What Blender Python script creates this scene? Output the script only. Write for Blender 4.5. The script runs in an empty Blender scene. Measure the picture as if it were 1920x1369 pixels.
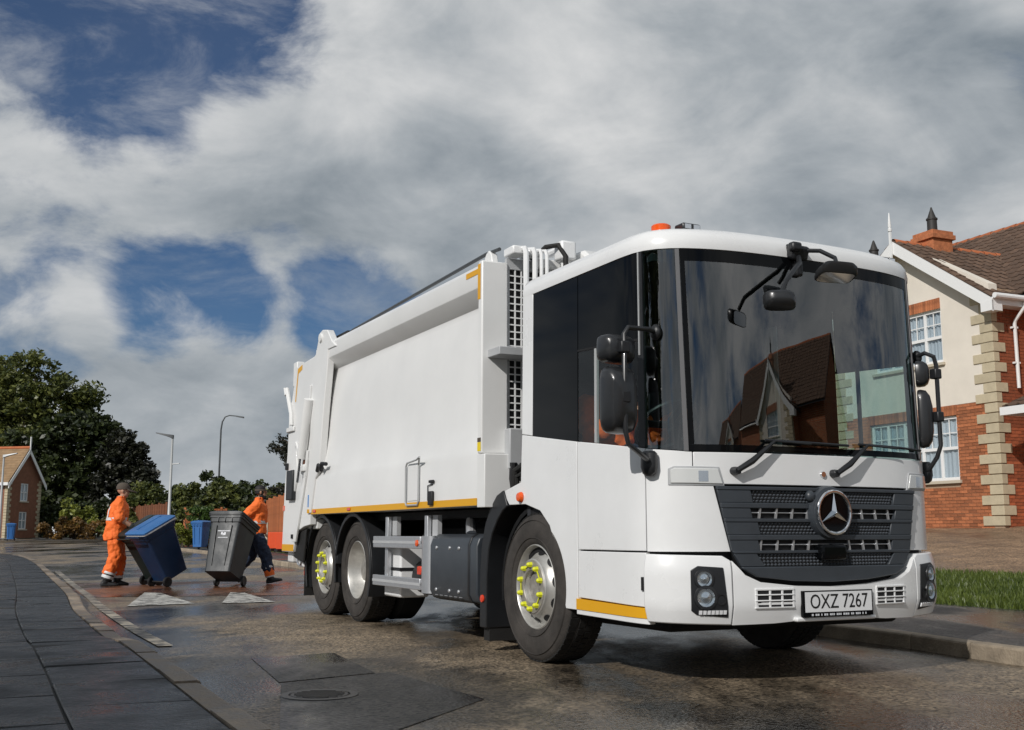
import bpy, bmesh, math, random
import numpy as np
from mathutils import Vector, Matrix
R = math.radians
random.seed(7); rng = np.random.default_rng(7)
scene = bpy.context.scene
COL = scene.collection

# ------------------------------------------------------------------ camera
cam_d = bpy.data.cameras.new('camera'); cam = bpy.data.objects.new('camera', cam_d); COL.objects.link(cam)
cam.location = (0, 0, 0.9); cam.rotation_euler = (R(90 + 8.74), 0, 0)
cam_d.sensor_width = 36; cam_d.lens = 36 * 2055 / 1920; cam_d.clip_start = 0.05; cam_d.clip_end = 3000
scene.camera = cam
scene.view_settings.view_transform = 'Standard'; scene.view_settings.look = 'None'
scene.view_settings.exposure = 0.0; scene.view_settings.gamma = 1.0
scene.render.engine = 'CYCLES'
scene.cycles.max_bounces = 8; scene.cycles.transparent_max_bounces = 12

# ------------------------------------------------------------------ sun
LX, LY = 0.55, 0.835            # horizontal direction the light travels
SUN_EL = R(33)
n_ = math.hypot(LX, LY); LX /= n_; LY /= n_
sun_d = bpy.data.lights.new('sun', 'SUN'); sun = bpy.data.objects.new('sun', sun_d); COL.objects.link(sun)
sun_d.energy = 3.12; sun_d.angle = R(0.55); sun_d.color = (1.0, 0.965, 0.92)
LD = Vector((LX * math.cos(SUN_EL), LY * math.cos(SUN_EL), -math.sin(SUN_EL)))
sun.rotation_euler = LD.to_track_quat('-Z', 'Y').to_euler(); sun.location = (-20, -15, 25)

# ------------------------------------------------------------------ sky (world)
world = bpy.data.worlds.new('World'); scene.world = world; world.use_nodes = True
W = world.node_tree; W.nodes.clear()
def wn(t, **k):
    n = W.nodes.new(t)
    for a, b in k.items(): setattr(n, a, b)
    return n
def wl(a, b): W.links.new(a, b)
def wmath(op, a, b=None, clamp=False):
    n = wn('ShaderNodeMath', operation=op, use_clamp=clamp)
    for i, v in enumerate((a, b)):
        if v is None: continue
        if isinstance(v, (int, float)): n.inputs[i].default_value = v
        else: wl(v, n.inputs[i])
    return n.outputs[0]
w_out = wn('ShaderNodeOutputWorld'); w_bg = wn('ShaderNodeBackground'); w_bg.inputs[1].default_value = 0.1
wl(w_bg.outputs[0], w_out.inputs[0])
sky = wn('ShaderNodeTexSky', sky_type='NISHITA'); sky.sun_disc = False
sky.sun_elevation = SUN_EL; sky.sun_rotation = math.atan2(-LX, -LY)
sky.air_density = 1.0; sky.dust_density = 0.6; sky.ozone_density = 2.2; sky.altitude = 50
w_tc = wn('ShaderNodeTexCoord'); w_sep = wn('ShaderNodeSeparateXYZ'); wl(w_tc.outputs['Generated'], w_sep.inputs[0])
w_cmb = wn('ShaderNodeCombineXYZ')      # sky directions, flattened so that clouds spread sideways
wl(w_sep.outputs[0], w_cmb.inputs[0]); wl(w_sep.outputs[1], w_cmb.inputs[1]); wl(wmath('MULTIPLY', w_sep.outputs[2], 1.75), w_cmb.inputs[2])
def wnoise(scale, detail, rough, dist=0.0, off=(0, 0, 0), sc=(1, 1, 1)):
    mp = wn('ShaderNodeMapping'); mp.inputs['Location'].default_value = off; mp.inputs['Scale'].default_value = sc
    wl(w_cmb.outputs[0], mp.inputs[0])
    n = wn('ShaderNodeTexNoise'); n.inputs['Scale'].default_value = scale; n.inputs['Detail'].default_value = detail
    n.inputs['Roughness'].default_value = rough; n.inputs['Distortion'].default_value = dist
    wl(mp.outputs[0], n.inputs['Vector']); return n.outputs[0]
cover = wnoise(2.6, 10, 0.58, 0.25, (3.1, 1.7, 0))
fine = wnoise(8.0, 9, 0.62, 0.3, (9.3, 4.1, 0))
cov = wmath('ADD', wmath('ADD', wmath('MULTIPLY', cover, 0.62), 0.05), wmath('MULTIPLY', wmath('SUBTRACT', fine, .10), 0.62))
# broad clearings and banks of the cloud deck, as directions (x, y, z, inner cos, outer cos, amount)
def blob(px, py, deg, amt):
    c = Vector((px - 960, 684.5 - py, 2055)); P = R(8.74)
    d = Vector((c.x, c.z * math.cos(P) - c.y * math.sin(P), c.z * math.sin(P) + c.y * math.cos(P))).normalized()
    dt = wn('ShaderNodeVectorMath', operation='DOT_PRODUCT'); wl(w_tc.outputs['Generated'], dt.inputs[0]); dt.inputs[1].default_value = d
    mr = wn('ShaderNodeMapRange', interpolation_type='SMOOTHSTEP'); wl(dt.outputs['Value'], mr.inputs[0])
    mr.inputs[1].default_value = math.cos(R(deg)); mr.inputs[2].default_value = 1.0; mr.inputs[3].default_value = 0; mr.inputs[4].default_value = amt
    return mr.outputs[0]
for b in [(90, 10, 12, -.25), (340, 50, 9, -.18), (520, 40, 5, -.10), (20, 545, 7, -.23), (190, 560, 6, -.20), (350, 570, 5, -.22),
          (520, 550, 5, -.19), (690, 585, 5, -.23), (500, 480, 2.6, -.06), (450, 560, 9, -.06),
          (250, 330, 12, .13), (60, 330, 8, .07), (560, 390, 6, .10), (750, 330, 15, .09), (1250, 150, 20, .12), (1500, 400, 18, .12), (200, 800, 11, .10), (590, 640, 3.2, .14), (110, 610, 3, .09), (170, 585, 2.4, .10), (330, 690, 5, .07)]:
    cov = wmath('ADD', cov, blob(*b))
low = wn('ShaderNodeMapRange', interpolation_type='SMOOTHSTEP'); wl(w_sep.outputs[2], low.inputs[0]); low.inputs[1].default_value = .14; low.inputs[2].default_value = .0; low.inputs[3].default_value = 0; low.inputs[4].default_value = .13
cov = wmath('ADD', cov, low.outputs[0])

w_mask = wn('ShaderNodeMapRange', interpolation_type='SMOOTHSTEP'); wl(cov, w_mask.inputs[0])
w_mask.inputs[1].default_value = 0.41; w_mask.inputs[2].default_value = 0.64; w_mask.inputs[3].default_value = 0; w_mask.inputs[4].default_value = 1
# cloud brightness: broad grey and bright banks, billows inside them
shade = wnoise(2.1, 6, 0.5, 0.4, (21.3, 8.1, 0)); puff = wnoise(6.0, 8, 0.55, 0.5, (1.3, 18.1, 2))
w_rmp = wn('ShaderNodeValToRGB'); wl(wmath('ADD', wmath('ADD', wmath('MULTIPLY', shade, 0.52), wmath('MULTIPLY', puff, 0.33)), wmath('ADD', wmath('MULTIPLY', fine, 0.15), wmath('ADD', blob(150, 740, 12, .03), blob(350, 330, 15, .045)))), w_rmp.inputs[0])
w_rmp.color_ramp.elements[0].position = 0.36; w_rmp.color_ramp.elements[0].color = (0.17, 0.22, 0.27, 1)
w_rmp.color_ramp.elements[1].position = 0.63; w_rmp.color_ramp.elements[1].color = (0.87, 0.875, 0.875, 1)
e_ = w_rmp.color_ramp.elements.new(0.49); e_.color = (0.47, 0.51, 0.545, 1)
w_cl = wn('ShaderNodeMix', data_type='RGBA', blend_type='MULTIPLY'); w_cl.inputs[0].default_value = 1.0
wl(w_rmp.outputs[0], w_cl.inputs[6]); w_cl.inputs[7].default_value = (8.0, 8.0, 8.0, 1)
w_sk = wn('ShaderNodeMix', data_type='RGBA', blend_type='MULTIPLY'); w_sk.inputs[0].default_value = 1.0
wl(sky.outputs[0], w_sk.inputs[6]); w_sk.inputs[7].default_value = (0.235, 0.36, 0.50, 1)
w_mix = wn('ShaderNodeMix', data_type='RGBA'); veil_n = wnoise(5.5, 10, 0.66, 0.5, (4.4, 2.2, 6.0), (1, 1, 1.4)); w_veil = wn('ShaderNodeMapRange', interpolation_type='SMOOTHSTEP'); wl(veil_n, w_veil.inputs[0])
w_veil.inputs[1].default_value = .42; w_veil.inputs[2].default_value = .78; w_veil.inputs[3].default_value = .04; w_veil.inputs[4].default_value = .6
wl(wmath('MAXIMUM', w_mask.outputs[0], w_veil.outputs[0]), w_mix.inputs[0]); wl(w_sk.outputs[2], w_mix.inputs[6]); wl(w_cl.outputs[2], w_mix.inputs[7])
wl(w_mix.outputs[2], w_bg.inputs[0])

# ------------------------------------------------------------------ materials
MATS = {}
def _tree(name):
    m = bpy.data.materials.new(name); m.use_nodes = True; MATS[name] = m
    return m, m.node_tree, m.node_tree.nodes['Principled BSDF']
def mat(name, col, rough=0.5, metal=0.0, var=0.0, vscale=6.0, bump=0.0, bscale=60.0, coat=0.0, rvar=0.0, obj_var=0.0, spec=0.5, col2=None, trans=0.0):
    """plain principled surface with object-space noise in colour, roughness and fine relief"""
    m, t, b = _tree(name); N = t.nodes; L = t.links
    b.inputs['Roughness'].default_value = rough; b.inputs['Metallic'].default_value = metal
    b.inputs['Coat Weight'].default_value = coat; b.inputs['Coat Roughness'].default_value = 0.06
    b.inputs['Specular IOR Level'].default_value = spec
    b.inputs['Base Color'].default_value = (*col, 1)
    tc = N.new('ShaderNodeTexCoord'); out = None
    if var > 0 or rvar > 0 or col2:
        n = N.new('ShaderNodeTexNoise'); n.inputs['Scale'].default_value = vscale; n.inputs['Detail'].default_value = 6; n.inputs['Roughness'].default_value = .62
        L.new(tc.outputs['Object'], n.inputs['Vector'])
        r = N.new('ShaderNodeValToRGB'); L.new(n.outputs[0], r.inputs[0])
        r.color_ramp.elements[0].position = .34; r.color_ramp.elements[1].position = .66
        c2 = col2 or tuple(min(1, c * (1 + var)) for c in col)
        c1 = col if col2 else tuple(c * (1 - var) for c in col)
        r.color_ramp.elements[0].color = (*c1, 1); r.color_ramp.elements[1].color = (*c2, 1); out = r.outputs[0]
        if rvar > 0:
            mr = N.new('ShaderNodeMapRange'); L.new(n.outputs[0], mr.inputs[0]); mr.inputs[1].default_value = .3; mr.inputs[2].default_value = .7
            mr.inputs[3].default_value = max(0, rough - rvar); mr.inputs[4].default_value = min(1, rough + rvar); L.new(mr.outputs[0], b.inputs['Roughness'])
    if obj_var > 0:
        oi = N.new('ShaderNodeObjectInfo'); hs = N.new('ShaderNodeHueSaturation')
        mr = N.new('ShaderNodeMapRange'); L.new(oi.outputs['Random'], mr.inputs[0]); mr.inputs[3].default_value = 1 - obj_var; mr.inputs[4].default_value = 1 + obj_var
        L.new(mr.outputs[0], hs.inputs['Value'])
        if out: L.new(out, hs.inputs['Color'])
        else: hs.inputs['Color'].default_value = (*col, 1)
        out = hs.outputs[0]
    if out: L.new(out, b.inputs['Base Color'])
    if bump > 0:
        n2 = N.new('ShaderNodeTexNoise'); n2.inputs['Scale'].default_value = bscale; n2.inputs['Detail'].default_value = 4; L.new(tc.outputs['Object'], n2.inputs['Vector'])
        bp = N.new('ShaderNodeBump'); bp.inputs['Strength'].default_value = bump; bp.inputs['Distance'].default_value = .02
        L.new(n2.outputs[0], bp.inputs['Height']); L.new(bp.outputs[0], b.inputs['Normal'])
    if trans: b.inputs['Transmission Weight'].default_value = trans
    return m
def glass(name, tint, f0=.06, rough=0.0):
    """thin sheet of glass: clear tinted transmission plus mirror reflection rising towards grazing angles"""
    m = bpy.data.materials.new(name); m.use_nodes = True; MATS[name] = m; t = m.node_tree; N = t.nodes; L = t.links; N.clear()
    o = N.new('ShaderNodeOutputMaterial'); mx = N.new('ShaderNodeMixShader'); tr = N.new('ShaderNodeBsdfTransparent'); gl = N.new('ShaderNodeBsdfGlossy'); lw = N.new('ShaderNodeLayerWeight')
    lw.inputs[0].default_value = .5; tr.inputs[0].default_value = (*tint, 1); gl.inputs['Roughness'].default_value = rough; gl.inputs[0].default_value = (1, 1, 1, 1)
    pw = N.new('ShaderNodeMath'); pw.operation = 'POWER'; L.new(lw.outputs['Facing'], pw.inputs[0]); pw.inputs[1].default_value = 4.5
    ma = N.new('ShaderNodeMath'); ma.operation = 'MULTIPLY_ADD'; L.new(pw.outputs[0], ma.inputs[0]); ma.inputs[1].default_value = 1 - f0; ma.inputs[2].default_value = f0
    L.new(ma.outputs[0], mx.inputs[0]); L.new(tr.outputs[0], mx.inputs[1]); L.new(gl.outputs[0], mx.inputs[2]); L.new(mx.outputs[0], o.inputs[0]); return m
def asphalt(name, dry, wet, wetlo=.42, wethi=.58, wr=.16, dr=.6, scale=.35, rot=0.0, bump=.5, tint2=None):
    """tarmac with damp and dry areas: chippings, darker glossy wet zones"""
    m, t, b = _tree(name); N = t.nodes; L = t.links
    geo = N.new('ShaderNodeNewGeometry'); mp = N.new('ShaderNodeMapping'); mp.inputs['Rotation'].default_value = (0, 0, rot); mp.inputs['Scale'].default_value = (1, .4, 1)
    L.new(geo.outputs['Position'], mp.inputs[0])
    big = N.new('ShaderNodeTexNoise'); big.inputs['Scale'].default_value = scale; big.inputs['Detail'].default_value = 7; big.inputs['Roughness'].default_value = .62; L.new(mp.outputs[0], big.inputs['Vector'])
    wm = N.new('ShaderNodeMapRange'); wm.interpolation_type = 'SMOOTHSTEP'; L.new(big.outputs[0], wm.inputs[0]); wm.inputs[1].default_value = wetlo; wm.inputs[2].default_value = wethi
    ch = N.new('ShaderNodeTexVoronoi'); ch.inputs['Scale'].default_value = 48; L.new(geo.outputs['Position'], ch.inputs['Vector'])
    cr = N.new('ShaderNodeValToRGB'); L.new(ch.outputs['Color'], cr.inputs[0])
    cr.color_ramp.elements[0].position = .1; cr.color_ramp.elements[1].position = .9
    cr.color_ramp.elements[0].color = (.28, .28, .28, 1); cr.color_ramp.elements[1].color = (2.1, 2.0, 1.85, 1)
    mid = N.new('ShaderNodeTexNoise'); mid.inputs['Scale'].default_value = 2.3; mid.inputs['Detail'].default_value = 5; L.new(geo.outputs['Position'], mid.inputs['Vector'])
    mr2 = N.new('ShaderNodeMapRange'); L.new(mid.outputs[0], mr2.inputs[0]); mr2.inputs[1].default_value = .3; mr2.inputs[2].default_value = .7; mr2.inputs[3].default_value = .72; mr2.inputs[4].default_value = 1.3
    mx = N.new('ShaderNodeMix'); mx.data_type = 'RGBA'; L.new(wm.outputs[0], mx.inputs[0]); mx.inputs[6].default_value = (*wet, 1); mx.inputs[7].default_value = (*dry, 1)
    m1 = N.new('ShaderNodeMix'); m1.data_type = 'RGBA'; m1.blend_type = 'MULTIPLY'; m1.inputs[0].default_value = 1; L.new(mx.outputs[2], m1.inputs[6]); L.new(cr.outputs[0], m1.inputs[7])
    m2 = N.new('ShaderNodeMix'); m2.data_type = 'RGBA'; m2.blend_type = 'MULTIPLY'; m2.inputs[0].default_value = 1; L.new(m1.outputs[2], m2.inputs[6]); L.new(mr2.outputs[0], m2.inputs[7])
    L.new(m2.outputs[2], b.inputs['Base Color'])
    rr = N.new('ShaderNodeMapRange'); L.new(wm.outputs[0], rr.inputs[0]); rr.inputs[3].default_value = wr; rr.inputs[4].default_value = dr; L.new(rr.outputs[0], b.inputs['Roughness'])
    bp = N.new('ShaderNodeBump'); bp.inputs['Distance'].default_value = .012; L.new(ch.outputs['Distance'], bp.inputs['Height'])
    bs = N.new('ShaderNodeMapRange'); L.new(wm.outputs[0], bs.inputs[0]); bs.inputs[3].default_value = bump * .25; bs.inputs[4].default_value = bump; L.new(bs.outputs[0], bp.inputs['Strength'])
    wv = N.new('ShaderNodeTexNoise'); wv.inputs['Scale'].default_value = 3.5; wv.inputs['Detail'].default_value = 3; L.new(geo.outputs['Position'], wv.inputs['Vector'])
    b2 = N.new('ShaderNodeBump'); b2.inputs['Distance'].default_value = .03; b2.inputs['Strength'].default_value = .25; L.new(wv.outputs[0], b2.inputs['Height']); L.new(b2.outputs[0], bp.inputs['Normal'])
    L.new(bp.outputs[0], b.inputs['Normal']); return m
def leafmat(name, c1, c2, rough=.45):
    m, t, b = _tree(name); N = t.nodes; L = t.links
    geo = N.new('ShaderNodeNewGeometry'); n = N.new('ShaderNodeTexNoise'); n.inputs['Scale'].default_value = 1.1; n.inputs['Detail'].default_value = 3
    L.new(geo.outputs['Position'], n.inputs['Vector'])
    ad = N.new('ShaderNodeMath'); ad.operation = 'MULTIPLY_ADD'; L.new(geo.outputs['Random Per Island'], ad.inputs[0]); ad.inputs[1].default_value = .45; L.new(n.outputs[0], ad.inputs[2])
    r = N.new('ShaderNodeValToRGB'); L.new(ad.outputs[0], r.inputs[0]); r.color_ramp.elements[0].position = .45; r.color_ramp.elements[1].position = .95
    r.color_ramp.elements[0].color = (*c1, 1); r.color_ramp.elements[1].color = (*c2, 1); L.new(r.outputs[0], b.inputs['Base Color'])
    b.inputs['Roughness'].default_value = rough
    tl = N.new('ShaderNodeBsdfTranslucent'); L.new(r.outputs[0], tl.inputs[0]); ms = N.new('ShaderNodeMixShader'); ms.inputs[0].default_value = .28
    L.new(b.outputs[0], ms.inputs[1]); L.new(tl.outputs[0], ms.inputs[2]); L.new(ms.outputs[0], t.nodes['Material Output'].inputs[0]); return m

mat('white_paint', (.77, .775, .775), .30, coat=.35, var=.03, vscale=2.2, rvar=.05)
mat('body_paint', (.76, .76, .75), .36, coat=.2, var=.035, vscale=1.6, rvar=.06)
mat('grey_paint', (.42, .43, .44), .45, var=.05)
mat('gap_black', (.006, .006, .007), .7)
mat('privacy_glass', (.003, .0034, .004), .04, spec=.16)
glass('windscreen_glass', (.42, .58, .56), .15)
glass('side_glass', (.80, .86, .85), .04)
mat('black_plastic', (.013, .014, .016), .42, bump=.05, bscale=180, var=.1)
mat('mirror_plastic', (.018, .019, .021), .33, coat=.15)
mat('grille_grey', (.040, .047, .056), .40, var=.08, vscale=9)
mat('grille_mesh', (.012, .013, .015), .5)
mat('mesh_light', (.085, .095, .11), .3)
mat('rubber', (.010, .0095, .009), .75, var=.25, vscale=5, bump=.2, bscale=90)
mat('tyre_dusty', (.040, .035, .031), .85, var=.35, vscale=7, bump=.25, bscale=120)
mat('rim_silver', (.52, .51, .48), .38, metal=.55, var=.12, vscale=14)
mat('hub_steel', (.33, .31, .28), .5, metal=.4, var=.25, vscale=20)
mat('nut_yellow', (.66, .68, .02), .45)
mat('chrome', (.82, .83, .85), .08, metal=1)
mat('dark_metal', (.022, .022, .024), .55, metal=.2, var=.2)
mat('chassis_black', (.006, .006, .0065), .65, var=.3, spec=.3)
mat('aluminium', (.60, .61, .63), .38, metal=.75, var=.06, vscale=20)
mat('amber_tape', (.72, .36, .008), .42)
mat('amber_lens', (.78, .10, .01), .2, coat=.6)
mat('beacon_orange', (.80, .10, .008), .18, coat=.5)
mat('red_lens', (.70, .05, .015), .25, coat=.5)
mat('clear_lens', (.62, .63, .62), .12, coat=1)
mat('lamp_reflector', (.75, .77, .8), .12, metal=.9)
mat('led_white', (.85, .86, .88), .2, coat=1)
mat('plate_white', (.72, .73, .74), .4)
mat('letter_black', (.006, .006, .006), .5)
mat('letter_white', (.6, .62, .65), .5)
mat('sticker_yellow', (.82, .62, .02), .5)
mat('sticker_blue', (.05, .22, .55), .4)
mat('seat_fabric', (.025, .027, .032), .85)
mat('dash_plastic', (.022, .024, .027), .6)
mat('hivis_orange', (.90, .17, .025), .75, var=.10, vscale=7, bump=.5, bscale=26)
mat('hivis_dark', (.78, .11, .015), .75, bump=.45, bscale=30)
mat('reflective', (.66, .68, .68), .4)
mat('skin', (.48, .26, .17), .55, var=.08)
mat('skin_tan', (.33, .17, .10), .55, var=.08)
mat('cap_brown', (.085, .068, .052), .85)
mat('hair_black', (.012, .010, .010), .7)
mat('glove_dark', (.022, .026, .024), .8)
mat('boot_black', (.010, .010, .011), .5)
mat('denim', (.018, .030, .060), .85, var=.3, vscale=20, bump=.3, bscale=40)
mat('bin_blue_shaded', (.0065, .025, .070), .42, var=.12, vscale=5, rvar=.08)  # body blue darkened to carry the shade on its broad side
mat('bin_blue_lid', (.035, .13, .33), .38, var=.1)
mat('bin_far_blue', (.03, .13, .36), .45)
mat('bin_dark', (.012, .020, .018), .45)
mat('bin_grey', (.034, .038, .041), .52, var=.15, vscale=5, rvar=.1)
mat('sunlit_white', (.78, .78, .77), .4)  # whitish colour standing in for sun on a bin's lid edge
mat('upvc_white', (.80, .80, .79), .35)
mat('curtain', (.66, .66, .67), .9)
glass('window_glass', (.86, .9, .92), .07)
mat('room_dark', (.05, .05, .052), .9)
mat('render_cream', (.74, .68, .59), .9, var=.06, vscale=.9, bump=.15, bscale=60)
mat('brick_orange', (.37, .128, .053), .85, var=.25, vscale=9, bump=.3, bscale=70, obj_var=.32)
mat('brick_red', (.32, .085, .034), .85, var=.22, vscale=9, obj_var=.32)
mat('mortar', (.36, .25, .165), .95, bump=.3, bscale=60)
mat('quoin_stone', (.49, .42, .29), .9, var=.08, vscale=6, bump=.15, obj_var=.07)
mat('sill_stone', (.52, .46, .36), .9)
mat('roof_tile', (.11, .066, .043), .85, var=.25, vscale=4, bump=.4, bscale=40, obj_var=.22)
mat('ridge_tile', (.40, .12, .045), .8, var=.15, obj_var=.15)
mat('chimney_pot', (.030, .028, .026), .6)
mat('lead_grey', (.20, .205, .215), .5)
mat('far_brick', (.22, .095, .055), .9, var=.15, vscale=3)
mat('far_tile', (.27, .175, .095), .9, var=.2, vscale=1.5, obj_var=.08)
mat('fence_wood', (.40, .13, .045), .8, var=.15, vscale=6, obj_var=.14)
mat('fence_brown', (.16, .055, .022), .85, var=.2, vscale=5, obj_var=.15)
mat('barrier_orange', (.80, .085, .015), .6)
mat('bark', (.055, .040, .028), .9, var=.3, bump=.6, bscale=20)
mat('lamp_pole_grey', (.45, .46, .46), .5, metal=.2)
mat('seal_grey', (.13, .13, .135), .4)
mat('lamp_pole_dark', (.06, .065, .07), .5)
mat('kerb_stone', (.30, .245, .18), .85, var=.22, vscale=6, bump=.35, bscale=60, obj_var=.14)
mat('kerb_wet', (.21, .165, .12), .5, var=.45, vscale=5, bump=.6, bscale=50, obj_var=.32, rvar=.2)
mat('slab_wet', (.020, .021, .022), .36, var=.7, vscale=2.5, bump=.7, bscale=45, obj_var=.5, rvar=.26, spec=.28)
mat('joint_dirt', (.014, .013, .011), .8)
mat('iron', (.045, .042, .040), .4, metal=.5, var=.2, vscale=20)
asphalt('road_asphalt', (.18, .145, .105), (.016, .015, .014), wetlo=.41, wethi=.60, rot=R(-26), wr=.12, dr=.62, bump=.8)
asphalt('patch_asphalt', (.052, .048, .043), (.014, .013, .013), rot=R(-20), wr=.2, dr=.55, scale=.6)
asphalt('hump_asphalt', (.15, .066, .034), (.062, .028, .016), rot=R(20), wr=.14, dr=.5, scale=.5)
asphalt('path_asphalt', (.046, .045, .044), (.018, .018, .019), rot=R(-26), wr=.25, dr=.6, scale=.7)
asphalt('drive_tarmac', (.20, .135, .085), (.125, .082, .052), rot=R(60), wr=.45, dr=.75, scale=.6, bump=.3)
mat('far_asphalt', (.085, .085, .088), .5, var=.15, vscale=.5)
mat('earth', (.06, .075, .022), .95, var=.3, vscale=.4)
mat('lawn_soil', (.06, .085, .016), .95, var=.3, vscale=1.5)
def worn(name, col, lo=.42, hi=.5, scale=7.0):
    """old road paint worn through to the tarmac"""
    m, t, b = _tree(name); N = t.nodes; L = t.links
    geo = N.new('ShaderNodeNewGeometry'); n = N.new('ShaderNodeTexNoise'); n.inputs['Scale'].default_value = scale; n.inputs['Detail'].default_value = 9; n.inputs['Roughness'].default_value = .72
    mp = N.new('ShaderNodeMapping'); mp.inputs['Scale'].default_value = (.7, 1.5, 1); L.new(geo.outputs['Position'], mp.inputs[0]); L.new(mp.outputs[0], n.inputs['Vector'])
    r = N.new('ShaderNodeValToRGB'); L.new(n.outputs[0], r.inputs[0]); r.color_ramp.elements[0].position = lo; r.color_ramp.elements[1].position = hi
    r.color_ramp.elements[0].color = (.05, .045, .04, 1); r.color_ramp.elements[1].color = (*col, 1); L.new(r.outputs[0], b.inputs['Base Color']); b.inputs['Roughness'].default_value = .55; return m
worn('road_paint', (.62, .60, .55), .46, .53)
worn('road_paint_worn', (.42, .37, .29), .47, .56, 5.0)
leafmat('leaf_dark', (.012, .020, .008), (.055, .072, .020))
leafmat('leaf_green', (.020, .036, .010), (.16, .175, .042))
leafmat('leaf_bright', (.07, .095, .012), (.27, .29, .05))
leafmat('leaf_hedge', (.03, .065, .012), (.10, .165, .035))
leafmat('leaf_rust', (.055, .034, .011), (.24, .13, .032))
leafmat('leaf_black', (.008, .010, .006), (.030, .032, .016))
leafmat('grass_blade', (.035, .060, .010), (.13, .17, .032))

# ------------------------------------------------------------------ mesh helpers
class MB:
    def __init__(s): s.v = []; s.f = []; s.m = []
    def add(s, vs, fs, mi=0):
        o = len(s.v); s.v += [tuple(v) for v in vs]; s.f += [tuple(i + o for i in f) for f in fs]; s.m += [mi] * len(fs); return s
    def box(s, x0, x1, y0, y1, z0, z1, mi=0):
        return s.add([(x0,y0,z0),(x1,y0,z0),(x1,y1,z0),(x0,y1,z0),(x0,y0,z1),(x1,y0,z1),(x1,y1,z1),(x0,y1,z1)],
                     [(0,3,2,1),(4,5,6,7),(0,1,5,4),(1,2,6,5),(2,3,7,6),(3,0,4,7)], mi)
    def obox(s, c, ax, ay, az, mi=0):
        c = Vector(c); ax, ay, az = Vector(ax), Vector(ay), Vector(az); p = []
        for k in (-1, 1):
            for i, j in ((-1,-1),(1,-1),(1,1),(-1,1)): p.append(c + ax * i + ay * j + az * k)
        return s.add(p, [(0,3,2,1),(4,5,6,7),(0,1,5,4),(1,2,6,5),(2,3,7,6),(3,0,4,7)], mi)
    def bar(s, a, b, w, h, up=(0, 0, 1), mi=0):
        a, b = Vector(a), Vector(b); d = b - a; u = Vector(up); sd = d.cross(u).normalized(); u = sd.cross(d).normalized()
        return s.obox((a + b) / 2, d / 2, sd * (w / 2), u * (h / 2), mi)
    def prism(s, poly, axis, lo, hi, mi=0):
        n = len(poly)
        def P(p, h): return {'x': (h, p[0], p[1]), 'y': (p[0], h, p[1]), 'z': (p[0], p[1], h)}[axis]
        vs = [P(p, lo) for p in poly] + [P(p, hi) for p in poly]
        return s.add(vs, [tuple(range(n))[::-1], tuple(range(n, 2 * n))] + [(i, (i + 1) % n, n + (i + 1) % n, n + i) for i in range(n)], mi)
    def tube(s, pts, r, n=8, mi=0, caps=True):
        pts = [Vector(p) for p in pts]; rr = r if isinstance(r, (list, tuple)) else [r] * len(pts)
        up = None; vs = []; fs = []
        for i, p in enumerate(pts):
            d = (pts[min(i + 1, len(pts) - 1)] - pts[max(i - 1, 0)]).normalized()
            if up is None: up = Vector((0, 0, 1)) if abs(d.z) < .9 else Vector((1, 0, 0))
            sd = d.cross(up).normalized(); up = sd.cross(d).normalized()
            for k in range(n):
                a = 2 * math.pi * k / n; vs.append(p + (sd * math.cos(a) + up * math.sin(a)) * rr[i])
        for i in range(len(pts) - 1):
            for k in range(n):
                k2 = (k + 1) % n; fs.append((i*n+k, i*n+k2, (i+1)*n+k2, (i+1)*n+k))
        if caps: fs += [tuple(range(n))[::-1], tuple((len(pts)-1)*n + k for k in range(n))]
        return s.add(vs, fs, mi)
    def lathe(s, prof, c=(0,0,0), axis='z', n=24, mi=0, caps=False):
        vs = []; fs = []
        for r, h in prof:
            for k in range(n):
                a = 2 * math.pi * k / n; q = (r * math.cos(a), r * math.sin(a))
                p = {'z': (q[0], q[1], h), 'y': (q[0], h, q[1]), 'x': (h, q[0], q[1])}[axis]
                vs.append((c[0] + p[0], c[1] + p[1], c[2] + p[2]))
        for i in range(len(prof) - 1):
            for k in range(n):
                k2 = (k + 1) % n; fs.append((i*n+k, i*n+k2, (i+1)*n+k2, (i+1)*n+k))
        if caps: fs += [tuple(range(n))[::-1], tuple((len(prof)-1)*n + k for k in range(n))]
        return s.add(vs, fs, mi)
    def loft(s, rings, mi=0, caps=True):
        n = len(rings[0]); vs = [p for r in rings for p in r]; fs = []
        for i in range(len(rings) - 1):
            for k in range(n):
                k2 = (k + 1) % n; fs.append((i*n+k, i*n+k2, (i+1)*n+k2, (i+1)*n+k))
        if caps: fs += [tuple(range(n))[::-1], tuple((len(rings)-1)*n + k for k in range(n))]
        return s.add(vs, fs, mi)
    def ball(s, c, r, mi=0, n=12):
        r = r if isinstance(r, (tuple, list)) else (r, r, r); rings = []
        for i in range(1, n // 2 + 1):
            t = math.pi * (i - .5) / (n // 2 ) - math.pi / 2
            rings.append([(c[0] + r[0]*math.cos(t)*math.cos(2*math.pi*k/n), c[1] + r[1]*math.cos(t)*math.sin(2*math.pi*k/n), c[2] + r[2]*math.sin(t)) for k in range(n)])
        return s.loft(rings, mi)
    def mesh(s, name, mats, smooth=True, ang=35):
        me = bpy.data.meshes.new(name); me.from_pydata(s.v, [], s.f)
        for m in (mats if isinstance(mats, (list, tuple)) else [mats]): me.materials.append(MATS[m])
        if any(s.m): me.polygons.foreach_set('material_index', s.m)
        bm = bmesh.new(); bm.from_mesh(me); bmesh.ops.recalc_face_normals(bm, faces=bm.faces); bm.to_mesh(me); bm.free()
        if smooth: me.shade_smooth(); me.set_sharp_from_angle(angle=R(ang))
        return me
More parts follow.
